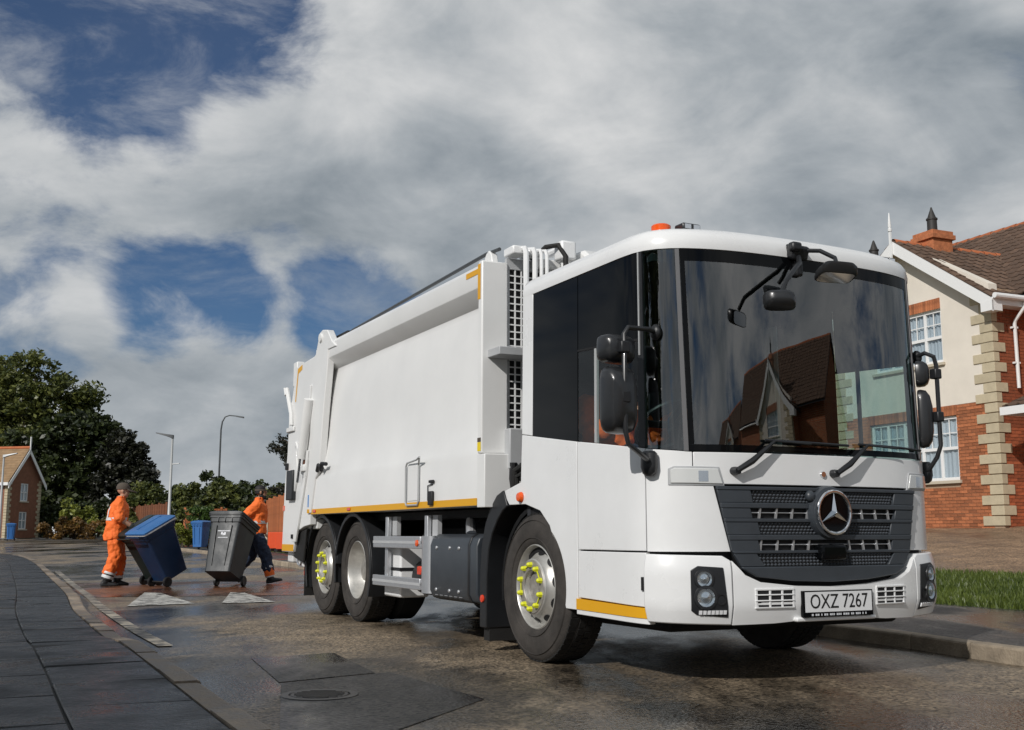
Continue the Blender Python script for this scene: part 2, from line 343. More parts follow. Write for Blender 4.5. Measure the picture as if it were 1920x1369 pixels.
    def build(s, name, mats, parent=None, smooth=True, bevel=0, loc=None, rot=None, ang=35, seg=2):
        return link(name, s.mesh(name, mats, smooth, ang), parent, loc, rot, bevel, seg)
def link(name, me, parent=None, loc=None, rot=None, bevel=0, seg=2):
    o = bpy.data.objects.new(name, me); COL.objects.link(o)
    if parent is not None: o.parent = parent
    if loc is not None: o.location = loc
    if rot is not None: o.rotation_euler = rot
    if bevel:
        b = o.modifiers.new('edge', 'BEVEL'); b.width = bevel; b.segments = seg; b.limit_method = 'ANGLE'; b.angle_limit = R(40); b.harden_normals = False
    return o
def tag(o, label=None, cat=None, group=None, kind=None):
    for k, v in (('label', label), ('category', cat), ('group', group), ('kind', kind)):
        if v: o[k] = v
    return o
def empty(name, loc=(0, 0, 0), rz=0, parent=None):
    o = bpy.data.objects.new(name, None); COL.objects.link(o); o.location = loc; o.rotation_euler = (0, 0, rz); o.empty_display_size = .2
    if parent is not None: o.parent = parent
    return o
def copy_tree(o, parent=None):
    c = o.copy(); COL.objects.link(c)
    if parent is not None: c.parent = parent
    for ch in o.children: copy_tree(ch, c)
    return c
def fast_mesh(name, V, F, matname):
    """V (n,3) float array, F (m,k) int array"""
    me = bpy.data.meshes.new(name); k = F.shape[1]
    me.vertices.add(len(V)); me.vertices.foreach_set('co', np.ascontiguousarray(V, dtype=np.float32).ravel())
    me.loops.add(F.size); me.loops.foreach_set('vertex_index', np.ascontiguousarray(F, dtype=np.int32).ravel())
    me.polygons.add(len(F)); me.polygons.foreach_set('loop_start', np.arange(0, F.size, k, dtype=np.int32)); me.polygons.foreach_set('loop_total', np.full(len(F), k, dtype=np.int32))
    me.update(calc_edges=True); me.materials.append(MATS[matname]); return me
def text_mesh(name, body, size, matname, parent, mtx, depth=.002, sx=1.0):
    cu = bpy.data.curves.new(name, 'FONT'); cu.body = body; cu.size = size; cu.extrude = depth; cu.align_x = 'CENTER'; cu.align_y = 'CENTER'; cu.resolution_u = 3
    tmp = bpy.data.objects.new(name + '_tmp', cu); COL.objects.link(tmp); bpy.context.view_layer.update()
    me = bpy.data.meshes.new_from_object(tmp.evaluated_get(bpy.context.evaluated_depsgraph_get()))
    bpy.data.objects.remove(tmp); me.transform(Matrix.Diagonal((sx, 1, 1, 1))); me.transform(mtx); me.materials.clear(); me.materials.append(MATS[matname])
    return link(name, me, parent)
# ------------------------------------------------------------------ terrain
def base(y): return .0058 * min(max(0, y - 20), 90)
def resample(P, step):
    P = [Vector((p[0], p[1])) for p in P]; Q = [P[0]]; ext = [P[0] * 2 - P[1]] + P + [P[-1] * 2 - P[-2]]
    for i in range(1, len(ext) - 2):
        n = max(1, round((ext[i + 1] - ext[i]).length / step))
        for k in range(1, n + 1):
            t = k / n; a, b, c, d = ext[i - 1:i + 3]
            Q.append(.5 * (2 * b + (c - a) * t + (2 * a - 5 * b + 4 * c - d) * t * t + (3 * b - a - 3 * c + d) * t ** 3))
    return Q
def normals(Q, side):
    out = []
    for i in range(len(Q)):
        d = (Q[min(i + 1, len(Q) - 1)] - Q[max(i - 1, 0)]).normalized(); out.append(Vector((d.y, -d.x)) * side)
    return out
RK = resample([(16, -5), (9.6, -.6), (6.2, 3.2), (4.55, 5.7), (3.55, 7.6), (2.72, 10.0), (-.2, 16.3), (-6.1, 29.4), (-11, 40.8), (-19, 58), (-31, 84), (-46, 114)], .915)
RN = normals(RK, 1)
LK = resample([(7.5, -12.6), (3.6, -4.6), (1.0, .65), (-1.25, 5.27), (-1.97, 6.79), (-2.83, 8.57), (-3.25, 9.45), (-4.84, 12.8), (-6.44, 16.4), (-9.26, 22.52), (-13.0, 30.5), (-16.2, 36.6), (-19.0, 39.8), (-30, 42.5), (-60, 44)], .915)
LN = normals(LK, -1)
def fade(y): return 1.0 if y < 26 else max(.30, 1 - (y - 26) / 16)
def bank(t, y):
    return base(y) + .115 + (min(max(t - 3.0, 0), 10.5) * .0893) * fade(y) + (max(0, min(t, 26) - 13.5) * .085 if y < 7 else 0)
def rpt(i, t): p = RK[i] + RN[i] * t; return (p.x, p.y, bank(t, RK[i].y))
def strip(name, i0, i1, ts, matn, dz=0.0, pts=None):
    V = []; F = []; n = len(ts); f = pts or rpt
    for i in range(i0, i1 + 1):
        for t in ts: x, y, z = f(i, t); V.append((x, y, z + dz))
    for a in range(i1 - i0):
        for b in range(n - 1): F.append((a*n+b, a*n+b+1, (a+1)*n+b+1, (a+1)*n+b))
    me = bpy.data.meshes.new(name); me.from_pydata(V, [], F); me.materials.append(MATS[matn]); me.shade_smooth()
    bm = bmesh.new(); bm.from_mesh(me); bmesh.ops.recalc_face_normals(bm, faces=bm.faces)
    if sum(f_.normal.z for f_ in bm.faces) < 0: bmesh.ops.reverse_faces(bm, faces=bm.faces)
    bm.to_mesh(me); bm.free(); return link(name, me)
def sheet(name, poly, matn, dz, base_z=None):
    me = bpy.data.meshes.new(name); V = [(x, y, (base(y) if base_z is None else base_z) + dz) for x, y in poly]; me.from_pydata(V, [], [tuple(range(len(V)))])
    bm = bmesh.new(); bm.from_mesh(me)
    if list(bm.faces)[0].normal.z < 0: bmesh.ops.reverse_faces(bm, faces=bm.faces)
    bm.to_mesh(me); bm.free(); me.materials.append(MATS[matn]); return link(name, me)
def rows(name, x0, x1, ys, matn, dz):
    V = []; F = []
    for y in ys: V += [(x0, y, base(y) + dz), (x1, y, base(y) + dz)]
    for i in range(len(ys) - 1): F.append((2*i, 2*i+1, 2*i+3, 2*i+2))
    me = bpy.data.meshes.new(name); me.from_pydata(V, [], F); me.materials.append(MATS[matn]); return link(name, me)
tag(rows('ground', -700, 700, [-500, 20, 110, 900], 'earth', -.02), kind='structure')
tag(rows('road', -75, 18, [-16, 20, 110, 118], 'road_asphalt', 0), kind='structure')
# the right-hand side: pavement, verge, forecourt, lawns
iR = lambda y: min(range(len(RK)), key=lambda i: abs(RK[i].y - y))
j24, jN = iR(21.5), len(RK) - 1
tag(strip('pavement', 0, j24, [.125, 1, 2, 3.0], 'path_asphalt'), kind='structure')
tag(strip('pavement', j24, jN, [.125, 1, 2.0], 'path_asphalt'), kind='structure')
tag(strip('grass_verge', 0, j24, [3.0, 4.3, 5.6], 'lawn_soil', .0), kind='structure')
tag(strip('driveway', 0, j24, [5.6, 8, 10.5, 13.5, 20, 26, 46], 'drive_tarmac'), kind='structure')
tag(strip('lawn', j24, jN, [2.0, 4, 6, 9, 13.5, 20, 40], 'lawn_soil'), kind='structure')
def grass(name, i0, i1, t0, t1, n, h, label, tmul=1.0):
    V = np.zeros((n * 3, 3)); 
    for k in range(n):
        i = random.randrange(i0, i1); u = random.random(); t = random.uniform(t0, t1)
        a, b = rpt(i, t), rpt(i + 1, t); x, y, z = [a[q] * (1 - u) + b[q] * u for q in range(3)]
        an = random.uniform(0, 6.28); w = random.uniform(.006, .014) * tmul; hh = h * random.uniform(.5, 1.3); l = random.uniform(-.6, .6) * hh; l2 = random.uniform(-.6, .6) * hh
        V[3*k] = (x - math.cos(an) * w, y - math.sin(an) * w, z - .01); V[3*k+1] = (x + math.cos(an) * w, y + math.sin(an) * w, z - .01); V[3*k+2] = (x + l, y + l2, z + hh)
    return tag(link(name, fast_mesh(name, V, np.arange(n * 3).reshape(-1, 3), 'grass_blade')), label, 'grass', kind='stuff')
grass('verge_grass', iR(19), iR(8.5) if iR(8.5) > iR(19) else iR(19) + 12, 3.0, 5.6, 100, .05, 'short green grass on the verge') if False else None
ia, ib = sorted((iR(5.8), iR(16)))
grass('verge_grass', ia, ib, 2.97, 5.62, 42000, .075, 'short green grass on the verge beside the driveway', 1.2)
ia, ib = sorted((iR(26), iR(52)))
grass('lawn_grass', ia, ib, 2.0, 9, 26000, .09, 'mown green grass of the front lawns beyond the truck', 2.6)

# kerbs: every stone a piece of its own
def kerb(name, Q, Nn, i0, i1, w, top, matn, kind_parent, face=0.0):
    k = empty(name, (Q[i0].x, Q[i0].y, 0)); tag(k, kind='structure')
    for i in range(i0, i1):
        a, b = Q[i], Q[i + 1]; g = .009; d = (b - a).normalized(); a = a + d * g; b = b - d * g
        n0, n1 = Nn[i], Nn[i + 1]; j = random.uniform(-.004, .004); hj = random.uniform(-.007, .005); ta, tb = top(Q[i]) + hj + random.uniform(-.003, .003), top(Q[i + 1]) + hj; r = .018
        mb = MB(); rings = []
        for p, n, tz in ((a, n0, ta), (b, n1, tb)):
            z0 = base(p.y); q = [(0.0 + j, z0 - .12), (0.006 + j, z0 + tz - r), (.012 + j, z0 + tz - r * .35), (.03 + j, z0 + tz), (w, z0 + tz + .001), (w, z0 - .12)]
            rings.append([(p.x + n.x * t, p.y + n.y * t, z) for t, z in q])
        mb.loft(rings); o = mb.build('kerb_stone', matn, None, smooth=False); o.parent = k; o.matrix_parent_inverse = Matrix.Translation((-Q[i0].x, -Q[i0].y, 0))
    return k
kerb('kerb', RK, RN, iR(2) if iR(2) < iR(52) else iR(52), max(iR(2), iR(52)), .125, lambda p: .115, 'kerb_stone', None)
iL = lambda y: min(range(len(LK)), key=lambda i: abs(LK[i].y - y) + (0 if LK[i].x > -20 else 9))
def ltop(p):
    y = p.y
    return .10 if y < 8.6 or y > 14.2 else (.10 - .06 * min(1, (y - 8.6) / .9, (14.2 - y) / .9))
kerb('kerb', LK, LN, iL(2.5), iL(39.5), .15, ltop, 'kerb_wet', None)

# left pavement: bed and slabs
def lpt(i, t): p = LK[i] + LN[i] * t; return (p.x, p.y, base(p.y) + ltop(LK[i]) * (1 if t < .6 else 1) - .012)
pav = strip('pavement', 0, len(LK) - 1, [.14, .5, 1.2, 2.4, 5, 9, 16], 'joint_dirt', 0, lpt); tag(pav, kind='structure')
slab0, slab1 = iL(2.4), iL(38)
cum = [0]
for i in range(len(LK) - 1): cum.append(cum[-1] + (LK[i + 1] - LK[i]).length)
def lat(s, t):
    i = max(0, min(len(LK) - 2, int(np.searchsorted(cum, s)) - 1)); u = (s - cum[i]) / (cum[i + 1] - cum[i])
    p = LK[i].lerp(LK[i + 1], u); n = LN[i].lerp(LN[i + 1], u).normalized(); p2 = p + n * t
    return Vector((p2.x, p2.y, base(p2.y) + ltop(p)))
c = 0; t = .158
while t < 5.2:
    wd = .60; off = (c % 2) * .45; s = cum[slab0] + off
    while s < cum[slab1] - .9:
        p = lat(s + .45, t + .3)
        if abs(p.x / max(p.y, .1)) < .8 and p.y > 2.4:
            g = .006; h = random.uniform(-.005, .003); tl = random.uniform(-.004, .004)
            q = [lat(s + g, t + g), lat(s + .9 - g, t + g), lat(s + .9 - g, t + wd - g), lat(s + g, t + wd - g)]
            e = .008; cc = sum(q, Vector()) / 4
            ti = [v + (cc - v).normalized() * e * 1.4 + Vector((0, 0, h + (tl if k in (0, 1) else -tl))) for k, v in enumerate(q)]
            mi = [v + Vector((0, 0, h - e + (tl if k in (0, 1) else -tl))) for k, v in enumerate(q)]; bt = [v - Vector((0, 0, .05)) for v in q]
            MB().loft([bt, mi, ti]).build('paving_slab', 'slab_wet', pav, smooth=False)
        s += .9
    t += wd; c += 1
# road details: tarmac patches, inspection cover, painted marks
tag(sheet('tarmac_patch', [(-1.9, 8.21), (-1.36, 8.58), (-.89, 7.36), (-1.42, 6.9)], 'patch_asphalt', .004), kind='structure')
tag(sheet('tarmac_patch', [(-1.40, 6.86), (-.80, 7.40), (-.15, 6.22), (-.55, 5.2), (-1.05, 5.15)], 'patch_asphalt', .004), kind='structure')
tag(sheet('speed_table', [(-8.3, 20.3), (-6.75, 17.3), (-6.05, 15.9), (-1.2, 16.9), (-2.1, 18.6), (-3.9, 21.4)], 'hump_asphalt', .004), kind='structure')
mh = MB(); mh.lathe([(.0, .010), (.16, .010), (.165, .006), (.165, -.02)], (-1.08, 6.36, 0), 'z', 28)
for k in range(-3, 4):
    L_ = math.sqrt(max(0, .14 ** 2 - (k * .04) ** 2)); mh.box(-1.08 - L_, -1.08 + L_, 6.36 + k * .04 - .008, 6.36 + k * .04 + .008, .010, .014)
mho = mh.build('manhole_cover', 'iron'); tag(mho, 'round iron inspection cover set in the dark tarmac patch', 'manhole cover')
MB().lathe([(.172, .009), (.215, .009), (.22, .003), (.22, -.02)], (-1.08, 6.36, 0), 'z', 28).build('frame_ring', 'iron', mho)
for P in ([(-4.78, 13.9), (-4.10, 14.45), (-5.35, 17.0), (-5.62, 17.1)], [(-3.76, 14.5), (-3.12, 14.75), (-4.08, 17.05), (-4.32, 17.15)]):
    cx = sum(p[0] for p in P) / 4; cy = sum(p[1] for p in P) / 4
    o = sheet('road_marking', P, 'road_paint', .009); tag(o, kind='structure')
tag(sheet('road_marking', [(-2.55, 15.3), (-2.32, 15.45), (-2.42, 15.9), (-2.62, 15.85)], 'road_paint', .009), kind='structure')
WL = resample([(-2.78, 9.04), (-3.6, 10.68), (-5.02, 13.7), (-6.0, 15.9), (-7.6, 19.4), (-10.4, 25.5)], .5); WN = normals(WL, 1)
V = []; 
for p, n in zip(WL, WN): V += [(p.x - n.x * .06, p.y - n.y * .06, base(p.y) + .009), (p.x + n.x * .06, p.y + n.y * .06, base(p.y) + .009)]
me = bpy.data.meshes.new('edge_line'); me.from_pydata(V, [], [(2*i, 2*i+1, 2*i+3, 2*i+2) for i in range(len(WL) - 1)]); me.materials.append(MATS['road_paint_worn'])
tag(link('edge_line', me), kind='structure')
# far pavement by the left-hand house
FK = resample([(-75, 66), (-46, 68.5), (-36, 71), (-31.5, 76), (-30.5, 84), (-38, 100)], .915); FN = normals(FK, -1)
tag(strip('pavement', 0, len(FK) - 1, [.12, 2, 5], 'path_asphalt', 0, lambda i, t: ((FK[i] + FN[i] * t).x, (FK[i] + FN[i] * t).y, base((FK[i] + FN[i] * t).y) + .11)), kind='structure')
V = []
for p, n in zip(FK, FN): V += [(p.x, p.y, base(p.y) - .1), (p.x, p.y, base(p.y) + .11), (p.x + n.x * .13, p.y + n.y * .13, base(p.y) + .112)]
me = bpy.data.meshes.new('kerb'); me.from_pydata(V, [], [f for i in range(len(FK) - 1) for f in ((3*i, 3*i+3, 3*i+4, 3*i+1), (3*i+1, 3*i+4, 3*i+5, 3*i+2))]); me.materials.append(MATS['kerb_stone'])
tag(link('kerb', me), kind='structure')

# ------------------------------------------------------------------ houses
def brickmat(name, c1, c2, mo, sc=1.0):
    m, t, b = _tree(name); N = t.nodes; L = t.links; tc = N.new('ShaderNodeTexCoord'); sp = N.new('ShaderNodeSeparateXYZ'); L.new(tc.outputs['Object'], sp.inputs[0])
    ad = N.new('ShaderNodeMath'); ad.operation = 'ADD'; L.new(sp.outputs[0], ad.inputs[0]); L.new(sp.outputs[1], ad.inputs[1]); cb = N.new('ShaderNodeCombineXYZ'); L.new(ad.outputs[0], cb.inputs[0]); L.new(sp.outputs[2], cb.inputs[1])
    k = N.new('ShaderNodeTexBrick'); L.new(cb.outputs[0], k.inputs['Vector']); k.inputs['Scale'].default_value = 1; k.inputs['Brick Width'].default_value = .225; k.inputs['Row Height'].default_value = .075; k.inputs['Mortar Size'].default_value = .009
    k.inputs['Color1'].default_value = (*c1, 1); k.inputs['Color2'].default_value = (*c2, 1); k.inputs['Mortar'].default_value = (*mo, 1); L.new(k.outputs[0], b.inputs['Base Color']); b.inputs['Roughness'].default_value = .88
    bp = N.new('ShaderNodeBump'); bp.inputs['Strength'].default_value = .4; bp.inputs['Distance'].default_value = .01; bp.invert = True; L.new(k.outputs['Fac'], bp.inputs['Height']); L.new(bp.outputs[0], b.inputs['Normal']); return m
brickmat('brickwork', (.46, .13, .042), (.33, .085, .03), (.40, .28, .18))
BR = [.2149, .102, .065]
_brick_me = {}
def brick_mesh(lx, ly, lz, matn):
    key = (round(lx, 3), round(ly, 3), round(lz, 3), matn)
    if key not in _brick_me: _brick_me[key] = MB().box(-lx/2, lx/2, -ly/2, ly/2, -lz/2, lz/2).mesh('brick', matn, smooth=False)
    return _brick_me[key]
def rects_wall(mb, axis, pos, th, u0, u1, z0, z1, holes, mi=0):
    """wall slab normal to axis with rectangular holes (u0,u1,z0,z1)"""
    us = sorted({u0, u1, *[h[0] for h in holes], *[h[1] for h in holes]}); us = [u for u in us if u0 <= u <= u1]
    for a, b in zip(us, us[1:]):
        cuts = [(z0, z0)] + sorted((h[2], h[3]) for h in holes if h[0] <= a and h[1] >= b) + [(z1, z1)]
        for c, d in zip(cuts, cuts[1:]):
            lo, hi = c[1], d[0]
            if hi - lo > 1e-4:
                if axis == 'x': mb.box(pos, pos + th, a, b, lo, hi, mi)
                else: mb.box(a, b, pos, pos + th, lo, hi, mi)
def window(parent, x, y0, y1, z0, z1, lights, split):
    """casement window in a wall facing -x; frame > mullions, panes"""
    d = .07; xf = x + .05; fr = MB()
    for a, b, c, e in ((y0, y0+d, z0, z1), (y1-d, y1, z0, z1), (y0+d, y1-d, z0, z0+d), (y0+d, y1-d, z1-d, z1)): fr.box(xf, xf + .06, a, b, c, e)
    w = (y1 - y0) / lights; zs = z0 + (z1 - z0) * split
    for k in range(1, lights): fr.box(xf - .003, xf + .06, y0 + w*k - .035, y0 + w*k + .035, z0 + d, z1 - d)
    f = fr.build('window', 'upvc_white', parent, smooth=False, bevel=.006)
    tb = MB()
    for k in range(lights):
        a, b = y0 + w*k + .035 + (.035 if k == 0 else 0), y0 + w*(k+1) - .035 - (.035 if k == lights-1 else 0)
        tb.box(xf + .003, xf + .055, a, b, zs - .035, zs + .035)
        mid = (a + b) / 2; zt = (zs + .035 + z1 - d) / 2
        tb.box(xf + .014, xf + .03, mid - .011, mid + .011, zs + .035, z1 - d); tb.box(xf + .012, xf + .032, a, b, zt - .011, zt + .011)
    tb.build('glazing_bar', 'upvc_white', f, smooth=False)
    for k in range(lights):
        a, b = y0 + w*k + .03, y0 + w*(k+1) - .03
        MB().box(xf + .036, xf + .040, a, b, z0 + .03, zs - .03).build('pane', 'window_glass', f, smooth=False)
        MB().box(xf + .036, xf + .040, a, b, zs + .03, z1 - .03).build('pane', 'window_glass', f, smooth=False)
    cu = MB(); n = 60; ring = []
    V = []
    for k in range(n + 1):
        yy = y0 + .05 + (y1 - y0 - .1) * k / n; V.append((xf + .075 + .018 * math.sin(k * 2.1) + .01 * math.sin(k * .9), yy))
    cu.add([(p[0], p[1], z0) for p in V] + [(p[0], p[1], z1) for p in V], [(i, i+1, n+2+i, n+1+i) for i in range(n)])
    cu.build('curtain', 'curtain', f)
    MB().box(xf + .5, xf + .52, y0 - .2, y1 + .2, z0 - .2, z1 + .2).build('room_back', 'room_dark', f, smooth=False)
    return f
def tile_mesh(w, l, matn):
    # a roof tile: slightly thicker at its lower edge, gentle roll on one side
    mb = MB(); t = .016
    prof = [(-w/2, .0), (-w*.32, .0), (-w*.2, .022), (-w*.05, .026), (w*.08, .004), (w/2, .0)]
    r0 = [(x, 0, z + .012) for x, z in prof] + [(x, 0, z - t) for x, z in reversed(prof)]
    r1 = [(x, l, z * .9 - .006) for x, z in prof] + [(x, l, z * .9 - t - .006) for x, z in reversed(prof)]
    mb.loft([r0, r1]); return mb.mesh('tile', matn, smooth=False)
def slope_tiles(parent, origin, along, up, n_al, n_up, w, gauge, me, want, mask=None):
    """tiles on a slope: 'want' decides which are single objects; the rest become one joined part"""
    along, up = Vector(along).normalized(), Vector(up).normalized(); nz = along.cross(up).normalized()
    M0 = Matrix((along, up, nz)).transposed()
    V = np.zeros((len(me.vertices), 3)); me.vertices.foreach_get('co', V.ravel()) if False else None
    vco = np.array([v.co[:] for v in me.vertices]); pol = [tuple(p.vertices) for p in me.polygons]; JV = []; JF = []; off = 0
    for r in range(n_up):
        for c in range(n_al):
            if mask and not mask(c, r): continue
            p = Vector(origin) + along * (w * (c + .5)) + up * (gauge * r) + nz * (.030 + random.uniform(-.003, .003))
            tw = Matrix.Rotation(random.uniform(-.012, .012), 3, 'Z'); m3 = M0 @ tw
            if want(c, r):
                o = bpy.data.objects.new('tile', me); COL.objects.link(o); o.parent = parent; o.matrix_local = Matrix.Translation(p) @ m3.to_4x4()
            else:
                JV.append(vco @ np.array(m3).T + np.array(p)); JF += [tuple(i + off for i in f) for f in pol]; off += len(vco)
    if JV:
        jm = bpy.data.meshes.new('tiles'); jm.from_pydata(np.concatenate(JV).tolist(), [], JF); jm.materials.append(me.materials[0]); o = link('tiles', jm, parent); o['kind'] = 'stuff'
def lay_bricks(parent, matn, cells, single, hor='y'):
    JV = []; JF = []; off = 0
    for (x, y, z, lx, ly, lz) in cells:
        if single(x, y, z):
            o = bpy.data.objects.new('brick', brick_mesh(lx, ly, lz, matn)); COL.objects.link(o); o.parent = parent; o.location = (x, y, z)
        else:
            b = MB().box(x - lx/2, x + lx/2, y - ly/2, y + ly/2, z - lz/2, z + lz/2); JV += b.v; JF += [tuple(i + off for i in f) for f in b.f]; off += 8
    if JV:
        jm = bpy.data.meshes.new('bricks'); jm.from_pydata(JV, [], JF); jm.materials.append(MATS[matn]); o = link('bricks', jm, parent); o['kind'] = 'stuff'
def gable_house(name, K, ang, label, detail):
    H = empty(name, K, ang); tag(H, label, 'house')
    UW = (1.47, 3.73, 3.82, 5.10); LW = (1.18, 4.02, 1.06, 2.54); W_ = 5.2; EV = 5.2; AP = 6.95; MX = 1.12; MRX = 5.0; sl = .71
    # gable wall
    g = MB(); rects_wall(g, 'x', 0.0, .25, 0.02, W_, 2.78, 5.40, [UW], 0)
    g.prism([(.02, 5.40), (W_, 5.40), (W_/2, AP - .02)], 'x', 0.0, .25, 0)
    gw = g.build('gable_wall', 'render_cream', H, smooth=False)
    lb = MB(); rects_wall(lb, 'x', .008 if detail else 0.0, .24, .02, W_, -.3, 2.78, [LW], 0)
    lo = lb.build('lower_wall', 'mortar' if detail else 'brickwork', H, smooth=False)
    rw = MB(); rw.box(.26, MX + .2, .012, .24, -.3, EV + .1)
    rwo = rw.build('side_wall', 'mortar' if detail else 'brickwork', H, smooth=False)
    far = MB(); far.box(.26, MX + .2, W_ - .24, W_ - .002, -.3, EV + .1); far.build('side_wall', 'brickwork', H, smooth=False)
    mw = MB(); mw.box(MX, MX + .25, -6.0, .0, -.3, EV); mw.box(MX, MX + .25, W_ , 8.0, -.3, EV); mw.box(MX + .25, 9, -6, -5.75, -.3, EV); mw.box(MX + .25, 9, 7.75, 8, -.3, EV)
    mw.prism([(MX + .25, EV), (9 , EV), (MRX, EV + (MRX - .8) * sl - .1)], 'y', -6, -5.75); mw.prism([(MX + .25, EV), (9, EV), (MRX, EV + (MRX - .8) * sl - .1)], 'y', 7.75, 8)
    mw.box(8.75, 9, -5.75, 7.75, -.3, EV); mw.build('main_wall', 'brickwork', H, smooth=False)
    if detail:
        cells = []
        for r in range(-1, 37):
            z = .0375 + r * .075; st = .1125 if r % 2 else 0
            y = .32 + st - .225
            while y < 4.95:
                a, b = max(y, .30), min(y + .215, 4.95)
                segs = [(a, b)]
                if z > LW[2] - .13 and z < LW[3] + .26:
                    lo_, hi_ = (LW[0], LW[1])
                    segs = [(p, min(q, lo_)) for p, q in segs if p < lo_] + [(max(p, hi_), q) for p, q in segs if q > hi_]
                for p, q in segs:
                    if q - p > .03: cells.append((.046 + random.uniform(-.003, .002), (p + q) / 2, z, .10, q - p, .065))
                y += .225
        lay_bricks(lo, 'brick_orange', cells, lambda x, y, z: y < 1.19 or (y < 2.3 and z < 1.0))
        cells = []
        for r in range(-1, 69):
            z = .0375 + r * .075; x = .12 - (.1125 if r % 2 else 0)
            while x < MX + .1:
                a, b = max(x, .13), min(x + .215, MX + .02)
                if b - a > .03: cells.append(((a + b) / 2, .050 + random.uniform(-.003, .002), z, b - a, .10, .065))
                x += .225
        lay_bricks(rwo, 'brick_red', cells, lambda x, y, z: x < .75 and z < 2.2)
        for (y0, y1, z0, z1) in ((UW[0], UW[1], UW[3], UW[3] + .265), (LW[0] - .03, LW[1] + .03, LW[3], LW[3] + .245)):
            n = round((y1 - y0) / .075)
            for k in range(n):
                o = bpy.data.objects.new('brick', brick_mesh(.10, .068, z1 - z0 - .012, 'brick_orange')); COL.objects.link(o); o.parent = gw if z0 > 4 else lo
                o.location = (.034 + random.uniform(-.003, .002), y0 + (k + .5) * (y1 - y0) / n, (z0 + z1) / 2)
    else:
        MB().box(-.012, .05, UW[0], UW[1], UW[3], UW[3] + .265).box(-.012, .05, LW[0], LW[1], LW[3], LW[3] + .24).build('lintel', 'brick_orange', H, smooth=False)
    k = 0; z = .02
    while z < 5.05:
        long_ = k % 2 == 0; yl, xl = (.57, .14) if long_ else (.33, .34)
        MB().box(-.028, xl, -.028, yl, z, z + .205).build('quoin', 'quoin_stone', H, smooth=False, bevel=.008)
        MB().box(-.028, .2, W_ - yl, W_ + .028, z, z + .205).build('quoin', 'quoin_stone', H, smooth=False, bevel=.008)
        z += .2255; k += 1
    for win, lights, sp in ((UW, 4, .48), (LW, 5, .50)):
        window(H, 0.0, *win, lights, sp)
        MB().box(-.07, .06, win[0] - .06, win[1] + .06, win[2] - .075, win[2] - .004).build('sill', 'sill_stone', H, smooth=False, bevel=.008)
    # roofs
    pit = math.atan2(AP - 5.02, W_ / 2 + .28); eave = (-.28, 5.02)
    def roof_slab(nm, pts, mt): return MB().prism(pts, 'x', -.30, 3.6).build(nm, mt, H, smooth=False)
    rf = MB(); rf.prism([(-.28, 5.0), (W_/2, AP), (W_/2, AP - .06), (-.28, 4.94)], 'x', -.26, 3.6); rf.prism([(W_ + .28, 5.0), (W_/2, AP), (W_/2, AP - .06), (W_ + .28, 4.94)], 'x', -.26, 3.6)
    rfo = rf.build('roof', 'room_dark', H, smooth=False)
    tm = tile_mesh(.30, .34, 'roof_tile')
    up = Vector((0, W_/2 + .28, AP - 5.0)); ln = up.length; nr = 12; gz = ln / nr
    slope_tiles(rfo, (-.30, -.30, 5.0), (1, 0, 0), up, 13, nr, .30, gz, tm, lambda c, r: detail and c < 12)
    slope_tiles(rfo, (3.6, W_ + .30, 5.0), (-1, 0, 0), (0, -up.y, up.z), 13, nr, .30, gz, tm, lambda c, r: False)
    rd = MB()
    for k in range(9): rd.lathe([(.115, 0), (.12, .02), (.105, .42)], (-.28 + k * .42, W_/2, AP - .03), 'x', 12)
    rd.build('ridge', 'ridge_tile', H)
    mr = MB(); RZ = EV + (MRX - .8) * sl
    mr.prism([(.75, EV - .04), (MRX, RZ), (MRX, RZ - .06), (.75, EV - .1)], 'y', -6.2, 8.2); mr.prism([(9.25, EV - .04), (MRX, RZ), (MRX, RZ - .06), (9.25, EV - .1)], 'y', -6.2, 8.2)
    mro = mr.build('main_roof', 'room_dark', H, smooth=False)
    upm = Vector((MRX - .75, 0, RZ - EV + .04)); lm = upm.length; nm = round(lm / .29)
    slope_tiles(mro, (.72, 8.2, EV - .04), (0, -1, 0), upm, 48, nm, .30, lm / nm, tm, lambda c, r: detail and 12 <= c <= 26 and r >= 5 and (c - 12) + r < 26)
    slope_tiles(mro, (9.28, -6.2, EV - .04), (0, 1, 0), (-upm.x, 0, upm.z), 48, nm, .30, lm / nm, tm, lambda c, r: False)
    rd = MB()
    for k in range(34): rd.lathe([(.115, 0), (.12, .02), (.105, .42)], (MRX, -6.2 + k * .42, RZ - .03), 'y', 12)
    rd.build('ridge', 'ridge_tile', H)
    # valley flashing
    MB().bar((.92, -.32, 5.085), (3.45, W_/2, AP + .015), .05, .02).build('valley', 'lead_grey', H, smooth=False)
    # bargeboards, finial, box end
    bb = MB(); th = math.atan2(AP - 5.0, W_/2 + .28); dv = .26 / math.cos(th)
    bb.prism([(-.34, 4.96), (W_/2, AP + .02), (W_/2, AP + .02 - dv), (-.34, 4.96 - dv * .9)], 'x', -.32, -.28)
    bb.prism([(W_ + .34, 4.96), (W_/2, AP + .02), (W_/2, AP + .02 - dv), (W_ + .34, 4.96 - dv * .9)], 'x', -.32, -.28)
    bb.box(-.325, -.02, -.34, -.02, 4.70, 4.93); bb.box(-.325, -.02, W_ + .02, W_ + .34, 4.70, 4.93)
    bb.build('bargeboard', 'upvc_white', H, smooth=False)
    sf = MB(); sf.prism([(-.02, 5.12 - .02), (W_/2, AP - .08), (W_/2, AP - .12), (-.02, 5.06 - .02)], 'x', -.279, 0); sf.prism([(W_ + .02, 5.10), (W_/2, AP - .08), (W_/2, AP - .12), (W_ + .02, 5.04)], 'x', -.279, 0)
    sf.build('soffit', 'sill_stone', H, smooth=False)
